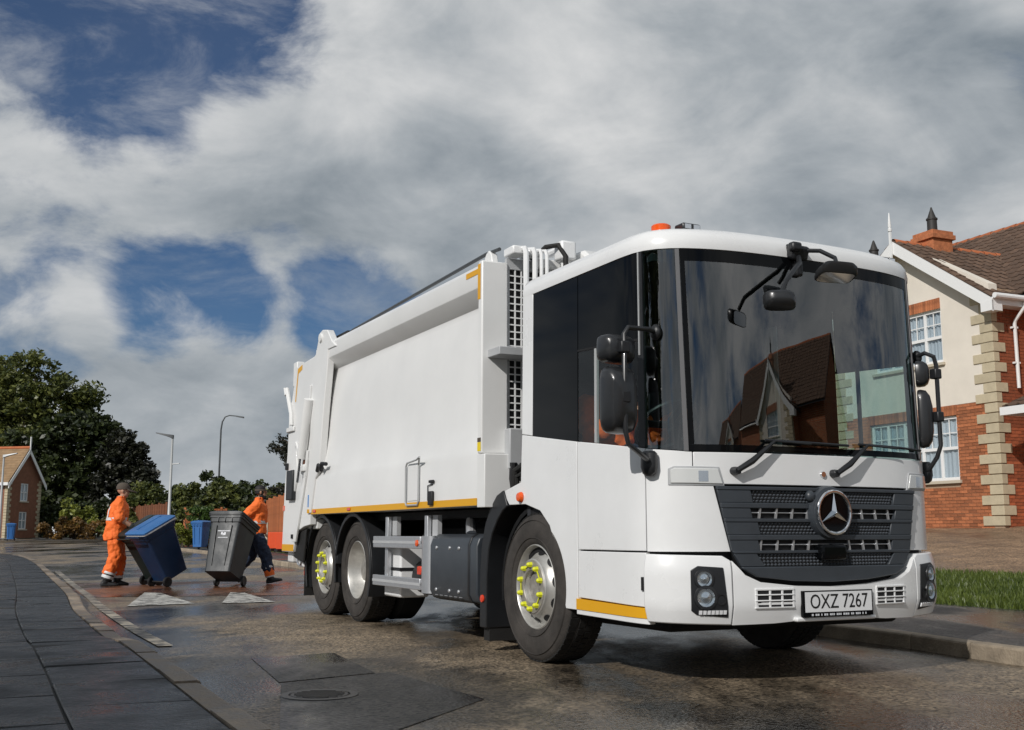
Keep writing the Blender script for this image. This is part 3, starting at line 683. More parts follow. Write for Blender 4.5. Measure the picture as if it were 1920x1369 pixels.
    fn = MB(); fn.box(-.37, -.33, W_/2 - .03, W_/2 + .03, 6.15, 7.25); fn.lathe([(.045, 7.22), (.05, 7.28), (.03, 7.30), (.042, 7.36), (.012, 7.68), (0, 7.70)], (-.35, W_/2, 0), 'z', 10)
    fn.build('finial', 'upvc_white', H)
    # gutter, fascia, downpipe
    gt = MB(); gt.tube([(-.30, -.40, 5.02), (.75, -.40, 5.02)], .062, 10); gt.build('gutter', 'upvc_white', H)
    MB().box(-.28, MX, -.33, -.30, 4.84, 5.0).box(-.28, MX, -.30, -.002, 4.84, 4.87).build('fascia', 'upvc_white', H, smooth=False)
    MB().tube([(.62, -.40, 4.98), (.62, -.40, 4.86), (.62, -.10, 4.58), (.62, -.07, 4.5), (.62, -.07, 3.05)], .04, 10).build('downpipe', 'upvc_white', H)
    MB().box(.54, .70, -.09, -.01, 4.40, 4.44).box(.54, .70, -.09, -.01, 3.6, 3.64).build('bracket', 'upvc_white', H, smooth=False)
    MB().tube([(.72, -.40, 5.02), (.72, -6.2, 5.02)], .062, 10).build('gutter', 'upvc_white', H)
    # porch lean-to on the main wall
    pr = MB(); pr.prism([(-.55, 2.52), (MX, 3.12), (MX, 3.05), (-.55, 2.45)], 'y', -3.2, -.66); pro = pr.build('porch_roof', 'room_dark', H, smooth=False)
    upp = Vector((MX + .58, 0, .62)); slope_tiles(pro, (-.58, -.66, 2.50), (0, -1, 0), upp, 8, 6, .30, upp.length / 6, tm, lambda c, r: False)
    MB().box(-.62, -.56, -3.2, -.62, 2.33, 2.50).box(-.56, MX, -.68, -.64, 2.33, 2.46).build('porch_fascia', 'upvc_white', H, smooth=False)
    MB().box(-.42, -.32, -3.1, -3.0, -.1, 2.4).build('porch_post', 'upvc_white', H, smooth=False)
    # chimney
    ch = MB(); ch.box(.72, 1.36, 2.28, 2.92, 6.5, 7.10); ch.box(.66, 1.42, 2.22, 2.98, 7.10, 7.22); ch.box(.70, 1.38, 2.26, 2.94, 7.22, 7.32)
    co = ch.build('chimney', 'brickwork' if not detail else 'brick_orange', H, smooth=False, bevel=.01)
    MB().lathe([(.125, 7.30), (.12, 7.66), (.14, 7.67), (.14, 7.71), (.11, 7.72), (.03, 7.95), (.02, 8.0), (0, 8.01)], (1.04, 2.6, 0), 'z', 16).build('chimney_pot', 'chimney_pot', co)
    return H
YH = math.atan2(910, 2079)
house = gable_house('brick_house', (10.69, 24.0, 1.05), YH, 'brick and cream rendered gable house with stone quoins behind the truck cab', True)
ch2 = MB().box(-.32, .32, -.32, .32, -1.3, 0).build('chimney', 'brick_orange', house, smooth=False, loc=(2.4, 6.2, 7.50))
MB().lathe([(.125, 0), (.12, .36), (.14, .37), (.14, .41), (.11, .42), (.03, .66), (0, .7)], (0, 0, 0), 'z', 16).build('chimney_pot', 'chimney_pot', ch2)
gable_house('brick_house', (29.3, -11.4, 1.5), R(-2), 'cream gabled house across the road, seen mirrored in the windscreen', False)
gable_house('brick_house', (34, -32, 2.0), R(-10), 'second gabled house further along, small in the windscreen reflection', False)

# far left house
def far_house():
    H = empty('brick_house', (-42.1, 92, base(92) + .1), R(-12)); tag(H, 'distant brick house with tan tiled roof at the left edge', 'house')
    W_ = 4.4; L_ = 11
    wl_ = MB(); hs = [(1.7, 2.7, 3.1, 4.6), (1.7, 2.7, .75, 2.2)]
    rects_wall(wl_, 'x', -.2, .2, 0, W_, 0, 5.0, hs); wl_.prism([(0, 5.0), (W_, 5.0), (W_/2, 7.6)], 'x', -.2, 0)
    wl_.box(-L_, -.2, 0, .2, 0, 5); wl_.box(-L_, -.2, W_ - .2, W_, 0, 5); wl_.build('wall', 'far_brick', H, smooth=False)
    for (a, b, c, d) in hs:
        w = MB()
        for q in ((a, a+.08, c, d), (b-.08, b, c, d), (a, b, c, c+.08), (a, b, d-.08, d), ((a+b)/2-.04, (a+b)/2+.04, c, d), (a, b, (c+d)/2-.04, (c+d)/2+.04)): w.box(-.10, -.03, *q)
        wo = w.build('window', 'upvc_white', H, smooth=False); MB().box(-.09, -.085, a, b, c, d).build('pane', 'window_glass', wo, smooth=False); MB().box(-.16, -.15, a, b, c, d).build('curtain', 'curtain', wo, smooth=False)
        MB().box(-.02, .08, a - .1, b + .1, c - .1, c - .002).build('sill', 'sill_stone', H, smooth=False)
    n = 13
    r = MB(); e = .35; up = Vector((0, W_/2 + e, 2.6 + e * 1.15)); 
    for s in (0, 1):
        for k in range(n):
            f0, f1 = k / n, (k + 1.15) / n
            def P(x, f, dz):
                y = -e + up.y * f; y = y if s == 0 else W_ - y
                return (x, y, 5.0 - e * 1.15 + up.z * f + dz)
            r.add([P(-L_, f0, .09), P(.3, f0, .09), P(.3, min(f1, 1), .03), P(-L_, min(f1, 1), .03), P(-L_, f0, 0), P(.3, f0, 0)], [(0, 1, 2, 3), (0, 4, 5, 1)])
    ro = r.build('roof', 'far_tile', H, smooth=False)
    MB().tube([(-L_, W_/2, 7.68), (.3, W_/2, 7.68)], .12, 8).build('ridge', 'ridge_tile', ro)
    b = MB(); b.prism([(-e, 4.5), (W_/2, 7.55), (W_/2, 7.15), (-e, 4.1)], 'x', .3, .36); b.prism([(W_ + e, 4.5), (W_/2, 7.55), (W_/2, 7.15), (W_ + e, 4.1)], 'x', .3, .36); b.box(.3, .36, W_/2 - .07, W_/2 + .07, 7.2, 8.6); b.build('bargeboard', 'upvc_white', H, smooth=False)
    MB().box(-L_, .3, -e - .1, -e, 4.35, 4.6).build('gutter', 'upvc_white', H, smooth=False)
    MB().box(-1.6, -1.45, -.12, -.02, 0, 4.5).build('downpipe', 'upvc_white', H, smooth=False); MB().box(-4.2, -1.7, -.9, -.0, 2.35, 2.5).build('porch_canopy', 'upvc_white', H, smooth=False)
    MB().box(-3.6, -2.5, -.05, -.01, 0, 2.1).build('door', 'gap_black', H, smooth=False)
    for k in range(21):
        for y in (0, W_): MB().box(-.25, .04, y - (.04 if y == 0 else (.5 if k % 2 else .3)), y + (.04 if y else (.5 if k % 2 else .3)), k * .235, k * .235 + .21).build('quoin', 'quoin_stone', H, smooth=False)
far_house()
# ------------------------------------------------------------------ vegetation
def leaves(name, centres, radii, per, size, matn, parent, flat=.55, droop=0.0, long=1.0):
    """leaf-sized quads scattered in clumps; centres (n,3), radii (n,)"""
    C_ = np.repeat(np.array(centres), per, 0); Rr = np.repeat(np.array(radii), per)
    n = len(C_); d = rng.normal(size=(n, 3)); d /= np.linalg.norm(d, axis=1)[:, None]
    rad = Rr * (rng.random(n) ** .45); P = C_ + d * rad[:, None] * np.array([1, 1, flat + .25])
    P[:, 2] -= droop * rad
    u = rng.normal(size=(n, 3)); u[:, 2] *= .6; u /= np.linalg.norm(u, axis=1)[:, None]
    w = np.cross(u, rng.normal(size=(n, 3))); w /= np.linalg.norm(w, axis=1)[:, None]
    s = (size * rng.uniform(.55, 1.35, n))[:, None]
    V = np.empty((n, 4, 3)); V[:, 0] = P - u * s * long; V[:, 1] = P - w * s * .55; V[:, 2] = P + u * s * long; V[:, 3] = P + w * s * .55
    return link(name, fast_mesh(name, V.reshape(-1, 3), np.arange(n * 4).reshape(-1, 4), matn), parent)
def tree(name, loc, h, lobes, matn, label, per=60, size=.28, clumps=40, trunk_r=.35, cl_r=1.0, group=None, limbs=9, cat='tree'):
    T = empty(name, loc); tag(T, label, cat, group); cen = []; rad = []
    for (cx, cy, cz, rx, ry, rz) in lobes:
        nn = max(4, int(clumps * (rx * ry * rz) ** .5 / 6))
        for _ in range(nn):
            d = rng.normal(size=3); d /= np.linalg.norm(d); r = rng.random() ** .38
            cen.append((cx + d[0] * rx * r, cy + d[1] * ry * r, cz + d[2] * rz * r)); rad.append(cl_r * rng.uniform(.55, 1.25))
    leaves('crown', cen, rad, per, size, matn, T)
    tk = MB(); top = max(l[2] for l in lobes)
    tk.tube([(0, 0, -.3), (.05 * trunk_r, 0, h * .12), (trunk_r * .3, trunk_r * .2, h * .3), (-trunk_r * .2, 0, h * .55), (0, 0, top)], [trunk_r * 1.35, trunk_r, trunk_r * .8, trunk_r * .5, trunk_r * .12], 9)
    for k in range(limbs):
        c = cen[rng.integers(len(cen))]; z0 = min(c[2] * .75, h * rng.uniform(.22, .5)); m = (c[0] * .5, c[1] * .5, z0 + (c[2] - z0) * .6)
        tk.tube([(0, 0, z0), m, c], [trunk_r * .42, trunk_r * .26, trunk_r * .06], 6)
    tk.build('trunk', 'bark', T); return T
def at(px, py, Y):
    """world x,z of a picture position at distance Y (used only to place things)"""
    c = Vector((px - 960, 684.5 - py, 2055)); P = R(8.74); d = Vector((c.x, c.z * math.cos(P) - c.y * math.sin(P), c.z * math.sin(P) + c.y * math.cos(P)))
    return d.x / d.y * Y, .9 + d.z / d.y * Y
# big trees behind the left-hand house
Y = 112; x, _ = at(60, 800, Y)
tree('broadleaf_tree', (x, Y, base(Y)), 19, [(0, 0, 13.5, 5.6, 4.5, 4.6), (-4.5, 1, 11, 4.5, 4, 5), (3.6, -1, 11, 3.2, 4, 4.4), (-1, 0, 16.2, 3.8, 3, 2.6), (5.2, 0, 14.0, 1.6, 2, 1.6), (1, -2, 7.5, 6, 4, 3.5)], 'leaf_green', 'tall spreading green tree behind the distant brick house', 80, .25, 46, .55, 1.15)
Y = 122; x, _ = at(-15, 800, Y)
tree('broadleaf_tree', (x, Y, base(Y)), 18, [(0, 0, 11, 6, 5, 7.5), (-4, 0, 13, 4, 4, 4)], 'leaf_dark', 'dark tree cut by the left edge of the picture', 90, .34, 46, .5, 1.4)
Y = 106; x, _ = at(150, 880, Y)
tree('broadleaf_tree', (x, Y, base(Y)), 13, [(0, 0, 7.5, 3.8, 4, 4.6), (-3.8, 0, 6, 3.8, 4, 5.4), (2.0, 0, 9.6, 1.8, 2, 2.0), (-2, -1, 3, 5, 3, 3)], 'leaf_dark', 'dark leafy tree between the brick house and the conifer', 120, .28, 62, .4, 1.0)
Y = 104; x, _ = at(226, 880, Y)
tree('conifer_tree', (x, Y, base(Y)), 11, [(0, 0, 4.2, 2.9, 3, 4.0), (.2, 0, 7.2, 2.0, 2, 2.2), (0, 0, 8.7, 1.0, 1, 1.0), (2.0, 0, 3.2, 1.6, 2, 2.8), (1.9, 0, 6.0, 1.0, 1, 1.2)], 'leaf_black', 'near black conifer to the right of the big trees', 150, .22, 110, .3, .75)
Y = 99; x, _ = at(263, 930, Y)
tree('conifer_tree', (x, Y, base(Y)), 6, [(0, 0, 3.0, 1.7, 1.5, 3.0), (.4, 0, 5.0, .9, 1, 1.3)], 'leaf_black', 'small dark feathery conifer beside the near black one', 140, .20, 90, .2, .6)
# bright shrub and rusty hedge in front of them
Y = 84; x, _ = at(150, 950, Y)
tree('round_shrub', (x, Y, base(Y)), 3.4, [(0, 0, 2.1, 1.5, 1.2, 1.1), (-.9, 0, 1.3, 1.2, 1, .9), (.8, 0, 1.5, 1.1, 1, 1.0)], 'leaf_bright', 'bright yellow green shrub left of the capped worker', 90, .13, 60, .10, .4, limbs=16, cat='shrub')
for px, w, rust in ((110, 1.5, 1), (140, 1.4, 1), (178, 1.5, 1), (205, 1.2, 1)):
    Y = 82 + random.uniform(-1, 1); x, _ = at(px, 985, Y)
    tree('low_hedge', (x, Y, base(Y)), 1.8, [(0, 0, .9, w, 1.0, .8)], 'leaf_rust' if rust else 'leaf_green', ['brownish hedge below the bright shrub, its left end', 'brownish hedge below the left of the bright shrub', 'brownish hedge below the right of the bright shrub', 'brownish hedge just behind the capped worker'][(110, 140, 178, 205).index(px)], 110, .13, 60, .08, .42, 'rusty hedges by the bend', 5, cat='hedge')
# tree line behind the right-hand gardens
labs = ['green shrub tree above the dark brown fence', 'dark bushy tree just left of the grey street lamp pole', 'pointed dark green tree right of the grey street lamp pole', 'tallest pointed tree of the row behind the lawns', 'light green leafy tree in the row behind the grey bin', 'dark green tree of the row directly above the grey bin', 'dark tree of the row just left of the bearded worker', 'green tree of the row behind the bearded worker']
for k, (px, top, Yd, w, mt) in enumerate(((270, 905, 66, 1.9, 'leaf_green'), (322, 902, 70, 1.3, 'leaf_dark'), (352, 905, 62, 1.2, 'leaf_green'), (388, 886, 64, 1.7, 'leaf_dark'), (415, 902, 58, 1.6, 'leaf_green'), (442, 894, 60, 1.5, 'leaf_dark'), (470, 895, 58, 1.5, 'leaf_dark'), (505, 905, 56, 1.6, 'leaf_green'))):
    x, zt = at(px, top, Yd); z0 = base(Yd) + .3; hh = zt - z0
    tree('garden_tree', (x, Yd, z0), hh, [(0, 0, hh * .40, w, 1.4, hh * .40), (.1, 0, hh * .72, w * .62, 1.0, hh * .24), (-w * .3, 0, hh * .25, w, 1.2, hh * .26)], mt, labs[k], 120, .13, 90, .12, .42, 'trees behind the lawns', 6)
for k, (px, top, Yd, w, mt, lb, pe) in enumerate(((345, 975, 50, .75, 'leaf_bright', 'small yellow green shrub beside the lawn, behind the blue bin', 70), (356, 948, 53, .8, 'leaf_green', 'leafy green shrub beside the clipped hedge', 70), (300, 985, 58, 1.1, 'leaf_rust', 'brownish shrub on the lawn by the dark brown fence', 60))):
    x, zt = at(px, top, Yd); z0 = base(Yd) + .2; hh = max(.8, zt - z0)
    tree('round_shrub', (x, Yd, z0), hh, [(0, 0, hh * .5, w, .8, hh * .45)], mt, lb, 110, .10, 90, .06, .26, None, 6, 'shrub')
for k in range(9):
    Y = 97; x, _ = at(95 + 30 * k, 985, Y)
    tree('tall_hedge', (x, Y, base(Y)), 3.6, [(0, 0, 1.4, 1.7, 1.0, 1.5), (.3, 0, 2.3, 1.1, .8, .9)], 'leaf_dark', ['dark hedge at the foot of the big trees, nearest the brick house', 'dark hedge at the foot of the big trees, second from the brick house', 'dark hedge at the foot of the big trees, third from the brick house', 'dark hedge just left of the capped worker, under the conifer', 'dark hedge directly behind the capped worker', 'dark hedge just right of the capped worker', 'dark hedge behind the left of the brown board fence', 'dark hedge behind the middle of the brown board fence', 'dark hedge behind the pale street lamp pole'][k], 90, .17, 50, .1, .6, 'dark hedges under the big trees', 4, cat='hedge')
# clipped hedge block
x, zt = at(379, 950, 51); z0 = base(51) + .25; hp = empty('clipped_hedge', (x, 51, z0)); tag(hp, 'square clipped green hedge behind the upright blue bin', 'hedge')
cen = [(random.uniform(-.5, .5), random.uniform(-.4, .4), random.uniform(.05, zt - z0 - .1)) for _ in range(150)]
leaves('foliage', cen, [.17] * 150, 60, .06, 'leaf_hedge', hp); MB().tube([(0, 0, -.2), (0, 0, 1.0)], .06, 6).build('stem', 'bark', hp)
# sparse dark tree beside the truck's tail
Y = 46; x, _ = at(545, 900, Y); z0 = base(Y) + .35
cl = []
T = empty('bare_tree', (x, Y, z0)); tag(T, 'sparse dark leaved tree showing beside the tail of the truck', 'tree')
tk = MB(); tk.tube([(0, 0, -.3), (.05, 0, 1.5), (0, 0, 3.2), (-.1, 0, 5.0)], [.13, .10, .07, .02], 7); cen = []
for k in range(26):
    z = random.uniform(.7, 4.7); an = random.uniform(0, 6.28); l = random.uniform(.7, 1.55) * (1.1 - z * .09); e = (math.cos(an) * l, math.sin(an) * l, z + random.uniform(-.1, .45)); tk.tube([(0, 0, z - .2), (e[0] * .5, e[1] * .5, z + .1), e], [.035, .022, .008], 5)
    for q in range(7): f = .35 + .65 * q / 6; cen.append((e[0] * f, e[1] * f, z - .2 + (e[2] - z + .2) * f))
tk.build('trunk', 'bark', T); leaves('crown', cen, [.17] * len(cen), 22, .055, 'leaf_black', T)
# garden trees on the left, beyond the picture, that shade the pavement
tree('broadleaf_tree', (-7.6, -2.6, 0), 8.5, [(0, 0, 5.6, 2.3, 2.3, 2.0), (1.2, 1.6, 4.9, 1.7, 1.7, 1.5), (-1, 1, 6.4, 1.6, 1.6, 1.5)], 'leaf_green', 'leafy garden tree left of the camera shading the pavement', 130, .11, 110, .2, .55)
tree('broadleaf_tree', (-10.4, 2.0, 0), 8.0, [(0, 0, 5.0, 2.0, 2.2, 2.0), (.5, -1.2, 6.0, 1.5, 1.6, 1.3)], 'leaf_green', 'second garden tree left of the camera, nearer the houses', 120, .11, 110, .2, .55)
tree('broadleaf_tree', (-10.5, -6.0, 0), 8.2, [(0, 0, 5.4, 2.2, 2.2, 2.0), (1.4, .8, 4.6, 1.5, 1.5, 1.3)], 'leaf_dark', 'third garden tree, behind the camera on the left', 120, .11, 110, .2, .55)

# ------------------------------------------------------------------ fences
def fence(name, A, B, h, n, matn, label, gravel=True):
    F_ = empty(name, (A[0], A[1], A[2])); tag(F_, label, 'fence'); a = Vector(A); b = Vector(B); d = (b - a); w = d.length / n; dn = d.normalized(); sd = Vector((dn.y, -dn.x, 0)).normalized()
    me = MB().obox((0, 0, 0), dn * (w * .46), sd * .012, Vector((0, 0, h / 2))).mesh('plank', matn, smooth=False)
    for k in range(n):
        p = d * ((k + .5) / n); o = bpy.data.objects.new('plank', me); COL.objects.link(o); o.parent = F_; o.location = (p.x + sd.x * (.012 if k % 2 else -.002), p.y + sd.y * (.012 if k % 2 else -.002), p.z + h / 2 + random.uniform(-.02, .02))
    for z in (.25, h - .25): MB().bar(Vector((0, 0, z)) - sd * .04, d + Vector((0, 0, z)) - sd * .04, .05, .07).build('rail', matn, F_, smooth=False)
    for k in range(0, n + 1, max(1, round(1.8 / w))):
        p = d * (k / n) - sd * .09; MB().box(p.x - .05, p.x + .05, p.y - .05, p.y + .05, p.z - .2, p.z + h + .08).build('post', matn, F_, smooth=False)
    return F_
Y = 60; x0, _ = at(224, 990, 70); x1, _ = at(312, 990, 58)
fence('board_fence', (x0, 70, base(70) + .2), (x1, 58, base(58) + .25), 2.0, 44, 'fence_brown', 'dark brown board fence behind the tilted blue bin')
xa, _ = at(352, 990, 56); xb, _ = at(420, 990, 56)
fence('board_fence', (xa, 55.5, base(56) + .2), (xb, 56.5, base(56) + .25), 1.7, 16, 'fence_wood', 'short length of orange brown fence either side of the clipped hedge')
xa, _ = at(492, 990, 47); xb, _ = at(560, 990, 36)
fence('board_fence', (xa, 47, base(47) + .35), (xb, 36, base(36) + .45), 1.75, 60, 'fence_wood', 'orange brown board fence between the bearded worker and the truck tail')
xa, _ = at(497, 990, 44); xb, _ = at(545, 990, 37)
ba = empty('barrier', (xa, 44, base(44) + .12)); tag(ba, 'low bright orange barrier at the foot of the orange brown fence', 'barrier')
d = Vector((xb - xa, -7, 0)); dn = d.normalized()
for k in range(4):
    s0, s1 = d * (k / 4) + dn * .03, d * ((k + 1) / 4) - dn * .03; MB().bar(s0 + Vector((0, 0, .38)), s1 + Vector((0, 0, .38)), .05, .62).build('panel', 'barrier_orange', ba, smooth=False, bevel=.02)
    MB().bar(s0 + Vector((0, 0, 0.06)) + Vector((.2, .2, 0)), s0 + Vector((0, 0, .06)) - Vector((.2, .2, 0)), .2, .1).build('foot', 'rubber', ba, smooth=False)
xa, _ = at(499, 1000, 36)
po = MB().box(-.05, .05, -.05, .05, -.1, 1.0).box(-.06, .06, -.06, .06, 1.0, 1.04).build('marker_post', 'sill_stone', None, smooth=False, loc=(xa, 36, base(36) + .12)); tag(po, 'short pale wooden post beside the bearded worker', 'post')

# ------------------------------------------------------------------ street lamps
def lamp(px, top, Yd, h, kind, label):
    x, zt = at(px, top, Yd); L_ = empty('street_lamp', (x, Yd, zt - h)); tag(L_, label, 'street lamp', 'street lamps along the road')
    if kind == 'curved':
        MB().tube([(0, 0, -.2), (0, 0, 1.2), (.02, 0, h - 1.1), (.10, 0, h - .5), (.30, 0, h - .12), (.62, 0, h), (1.25, 0, h - .06)], [.10, .09, .06, .055, .05, .045, .04], 10).build('pole', 'lamp_pole_dark', L_)
        MB().loft([[(1.15, -.07, h - .11), (1.15, .07, h - .11), (1.15, .07, h - .02), (1.15, -.07, h - .02)], [(1.75, -.11, h - .22), (1.75, .11, h - .22), (1.75, .09, h - .10), (1.75, -.09, h - .10)]]).build('lamp_head', 'lamp_pole_dark', L_, bevel=.02)
    else:
        MB().tube([(0, 0, -.2), (0, 0, 1.2), (0, 0, 1.25), (0, 0, h - .25)], [.11, .11, .085, .055], 12).build('pole', 'lamp_pole_grey', L_)
        s = -1 if kind == 'left' else 1
        MB().loft([[(s * -.05, -.09, h - .30), (s * -.05, .09, h - .30), (s * -.05, .09, h - .10), (s * -.05, -.09, h - .10)], [(s * .30, -.14, h - .17), (s * .30, .14, h - .17), (s * .30, .11, h - .06), (s * .30, -.11, h - .06)], [(s * .85, -.10, h - .02), (s * .85, .10, h - .02), (s * .85, .07, h + .03), (s * .85, -.07, h + .03)]]).build('lamp_head', 'lamp_pole_dark' if kind == 'left' else 'lamp_pole_grey', L_, bevel=.015)
        if kind == 'left': MB().loft([[(.04, -.04, h - 1.62), (.04, .04, h - 1.62), (.04, .04, h - 1.56), (.04, -.04, h - 1.56)], [(.42, -.07, h - 1.57), (.42, .07, h - 1.57), (.42, .05, h - 1.53), (.42, -.05, h - 1.53)]]).build('side_bracket', 'lamp_pole_grey', L_)
lamp(324, 812, 56, 6.0, 'left', 'pale grey street lamp rising behind the tilted blue bin')
lamp(415, 779, 84, 9.6, 'curved', 'tall dark street lamp with curved arm above the tree row')
lamp(8, 850, 70, 5.4, 'right', 'pale street lamp at the left edge in front of the brick house')

# ------------------------------------------------------------------ wheelie bins
def wheelie_bin(name, loc, back, tilt, m_body, m_lid, label, group, w=.56, dpt=.62, h=.96, logo=False, sunlit_rim=False, scl=1.0):
    """local +x = handle side; rotates about the axle by tilt towards the handle"""
    root = empty(name, loc); tag(root, label, 'bin', group)
    bx, by = back; rz = math.atan2(by, bx); root.scale = (scl,) * 3; root.rotation_euler = (Matrix.Rotation(rz, 3, 'Z') @ Matrix.Rotation(tilt, 3, 'Y')).to_euler()
    ax, az = .0, .10          # axle at local origin (x=0), z=.10 ; ground contact handled by caller
    def rect(x0, x1, hw, z, r):
        pts = []
        for cx, cy, a0 in ((x1 - r, hw - r, 0), (x0 + r, hw - r, 90), (x0 + r, -hw + r, 180), (x1 - r, -hw + r, 270)):
            for k in range(4): a = R(a0 + 30 * k); pts.append((cx + r * math.cos(a), cy + r * math.sin(a), z))
        return pts
    X1b, X0b = .05, -dpt * .78; X1t, X0t = .16, -dpt * .86
    L = lambda a, b, f: a + (b - a) * f
    rings = []
    for z, f, ex in ((-.06, 0, 0), (.0, .02, .0), (.02, .03, .0), (h * .45, .47, .0), (h * .86, .88, .0), (h * .87, .89, .018), (h - .06, .97, .02), (h - .055, .98, .035), (h, 1, .035)):
        rings.append(rect(L(X0b, X0t, f) - ex, L(X1b, X1t, f) + ex, L(w * .40, w * .47, f) + ex, z, .045))
    mb = MB(); mb.loft(rings, caps=True)
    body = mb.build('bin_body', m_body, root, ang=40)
    rb = MB()
    for s in (-1, 1):
        rb.bar((X0b - .006, s * w * .20, .05), (X0t - .006, s * w * .24, h * .80), .012, .03, up=(1, 0, 0))
    for k in (-1, 0, 1): rb.box(X0t - .035, X0t + .01, k * .14 - .01, k * .14 + .01, h - .14, h - .05)
    rb.build('rib', m_body, body)
    rim = MB(); rim.loft([rect(X0t - .055, X1t + .05, w * .47 + .05, z, .06) for z in (h - .012, h + .02)]); rim.build('rim', 'sunlit_white' if sunlit_rim else m_body, root, bevel=.006)  # rim can be whitened to paint in sunlight along the lid edge
    lid = MB(); lid.loft([rect(X0t - .06, X1t + .06, w * .47 + .055, h + .022, .06), rect(X0t - .06, X1t + .06, w * .47 + .055, h + .05, .06), rect(X0t - .01, X1t + .02, w * .44, h + .085, .07), rect(X0t + .12, X1t - .12, w * .30, h + .10, .08)])
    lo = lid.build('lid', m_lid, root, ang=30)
    MB().box(X0t + .06, X1t - .05, -.03, .03, h + .085, h + .112).build('lid_rib', m_lid, lo, bevel=.01)
    hd = MB(); hd.tube([(X1t + .10, -w * .36, h - .01), (X1t + .12, -w * .30, h + .0), (X1t + .12, w * .30, h + .0), (X1t + .10, w * .36, h - .01)], .016, 8)
    for s in (-1, 1): hd.bar((X1t - .0, s * w * .36, h - .05), (X1t + .12, s * w * .34, h + .0), .03, .03)
    hd.build('handle', m_body, root)
    for s in (-1, 1):
        wh = MB(); y = s * w * .43; wh.lathe([(.03, y - .025), (.085, y - .028), (.10, y - .018), (.10, y + .018), (.085, y + .028), (.03, y + .025)], (.06, 0, -.06), 'y', 20, caps=True); wh.build('wheel', 'boot_black', root)
    MB().tube([(.06, -w * .42, -.06), (.06, w * .42, -.06)], .014, 8).build('axle', 'dark_metal', root)
    if logo:
        fx = lambda z: L(X0b, X0t, z / h) - .004
        n = Vector((-(h), 0, (X0t - X0b))).normalized()
        def mark(y0, y1, z0, z1): return [(fx(z0), y0, z0), (fx(z0), y1, z0), (fx(z1), y1, z1), (fx(z1), y0, z1)]
        m = MB(); o0 = Vector((-.0, 0, 0))
        k = -.13
        while k < .12:
            wl_ = random.uniform(.012, .022); m.add(mark(k, k + wl_, .70, .722), [(0, 1, 2, 3)]); k += wl_ + .006
        k = -.10
        while k < .09:
            wl_ = random.uniform(.010, .02); m.add(mark(k, k + wl_, .575, .592), [(0, 1, 2, 3)]); k += wl_ + .006
        m.add(mark(-.05, -.015, .63, .685), [(0, 1, 2, 3)]); m.add(mark(-.012, .008, .625, .67), [(0, 1, 2, 3)]); m.add(mark(.012, .045, .64, .69), [(0, 1, 2, 3)])
        m.build('printed_mark', 'letter_white', body, smooth=False)
    return root
def bin_base(xy, tilt, scl=1.0): # axle centre height so that the wheels touch the road
    return (xy[0], xy[1], base(xy[1]) + scl * (.10 + .06 * math.cos(tilt) + .06 * math.sin(tilt)) + .004)
tl = R(27)
wheelie_bin('wheelie_bin', bin_base((-5.98, 19.0), tl, .87), (-.58, -.81), tl, 'bin_blue_shaded', 'bin_blue_lid', 'blue wheelie bin tilted back by the capped worker', 'bins being wheeled', h=1.0, dpt=.62, w=.56, sunlit_rim=True, scl=.87)
wheelie_bin('wheelie_bin', bin_base((-6.30, 19.55), R(29), .87), (-.58, -.81), R(29), 'bin_dark', 'bin_dark', 'near black wheelie bin partly hidden behind the tilted blue one', 'bins being wheeled', h=.99, dpt=.68, w=.56, scl=.87)
tl = R(20)
wheelie_bin('wheelie_bin', bin_base((-4.84, 19.1), tl, .90), (.20, .98), tl, 'bin_grey', 'bin_grey', 'dark grey wheelie bin with white printed mark pulled by the bearded worker', 'bins being wheeled', h=1.02, dpt=.70, w=.64, logo=True, scl=.90)
x, _ = at(380, 1034, 45.5)
wheelie_bin('wheelie_bin', (x, 45.5, base(45.5) + .115 + .16), (.3, .95), 0, 'bin_far_blue', 'bin_far_blue', 'upright blue wheelie bin standing on the far pavement', 'bins put out', h=.9, w=.52, dpt=.56)
x, _ = at(20, 1015, 74.5)
wheelie_bin('wheelie_bin', (x, 74.5, base(74.5) + .11 + .16), (-.3, .95), 0, 'bin_far_blue', 'bin_far_blue', 'small blue wheelie bin at the left edge below the brick house', 'bins put out', h=.9, w=.52, dpt=.56)

# ------------------------------------------------------------------ people
def ell(c, rx, ry, n=16, tilt=0.0):
    return [(c[0] + rx * math.cos(2*math.pi*k/n), c[1] + ry * math.sin(2*math.pi*k/n), c[2] + tilt * rx * math.cos(2*math.pi*k/n)) for k in range(n)]
FOLD = bpy.data.textures.new('cloth_folds', 'CLOUDS'); FOLD.noise_scale = .09; FOLD.noise_depth = 1
def fuse(mb, name, matn, parent, vox=.012, sm=4):
    o = mb.build(name, matn, parent); m = o.modifiers.new('fuse', 'REMESH'); m.mode = 'VOXEL'; m.voxel_size = vox; m.use_smooth_shade = True
    s = o.modifiers.new('soft', 'SMOOTH'); s.iterations = sm; s.factor = .5
    if name in ('jacket', 'trousers'):
        d = o.modifiers.new('folds', 'DISPLACE'); d.texture = FOLD; d.strength = .055 if name == 'trousers' else .045; d.mid_level = .5; d.texture_coords = 'LOCAL'
    return o
def limb(mb, pts, rr, n=12):
    # rounded tapered limb through joints
    P = [Vector(p) for p in pts]; Q = []; S = []
    for i in range(len(P) - 1):
        for k in range(5):
            f = k / 5; Q.append(P[i].lerp(P[i + 1], f)); S.append(rr[i] + (rr[i + 1] - rr[i]) * f)
    Q.append(P[-1]); S.append(rr[-1]); mb.tube(Q, S, n)
    for p, r in zip(P, rr): mb.ball(p, r * .99, n=12)
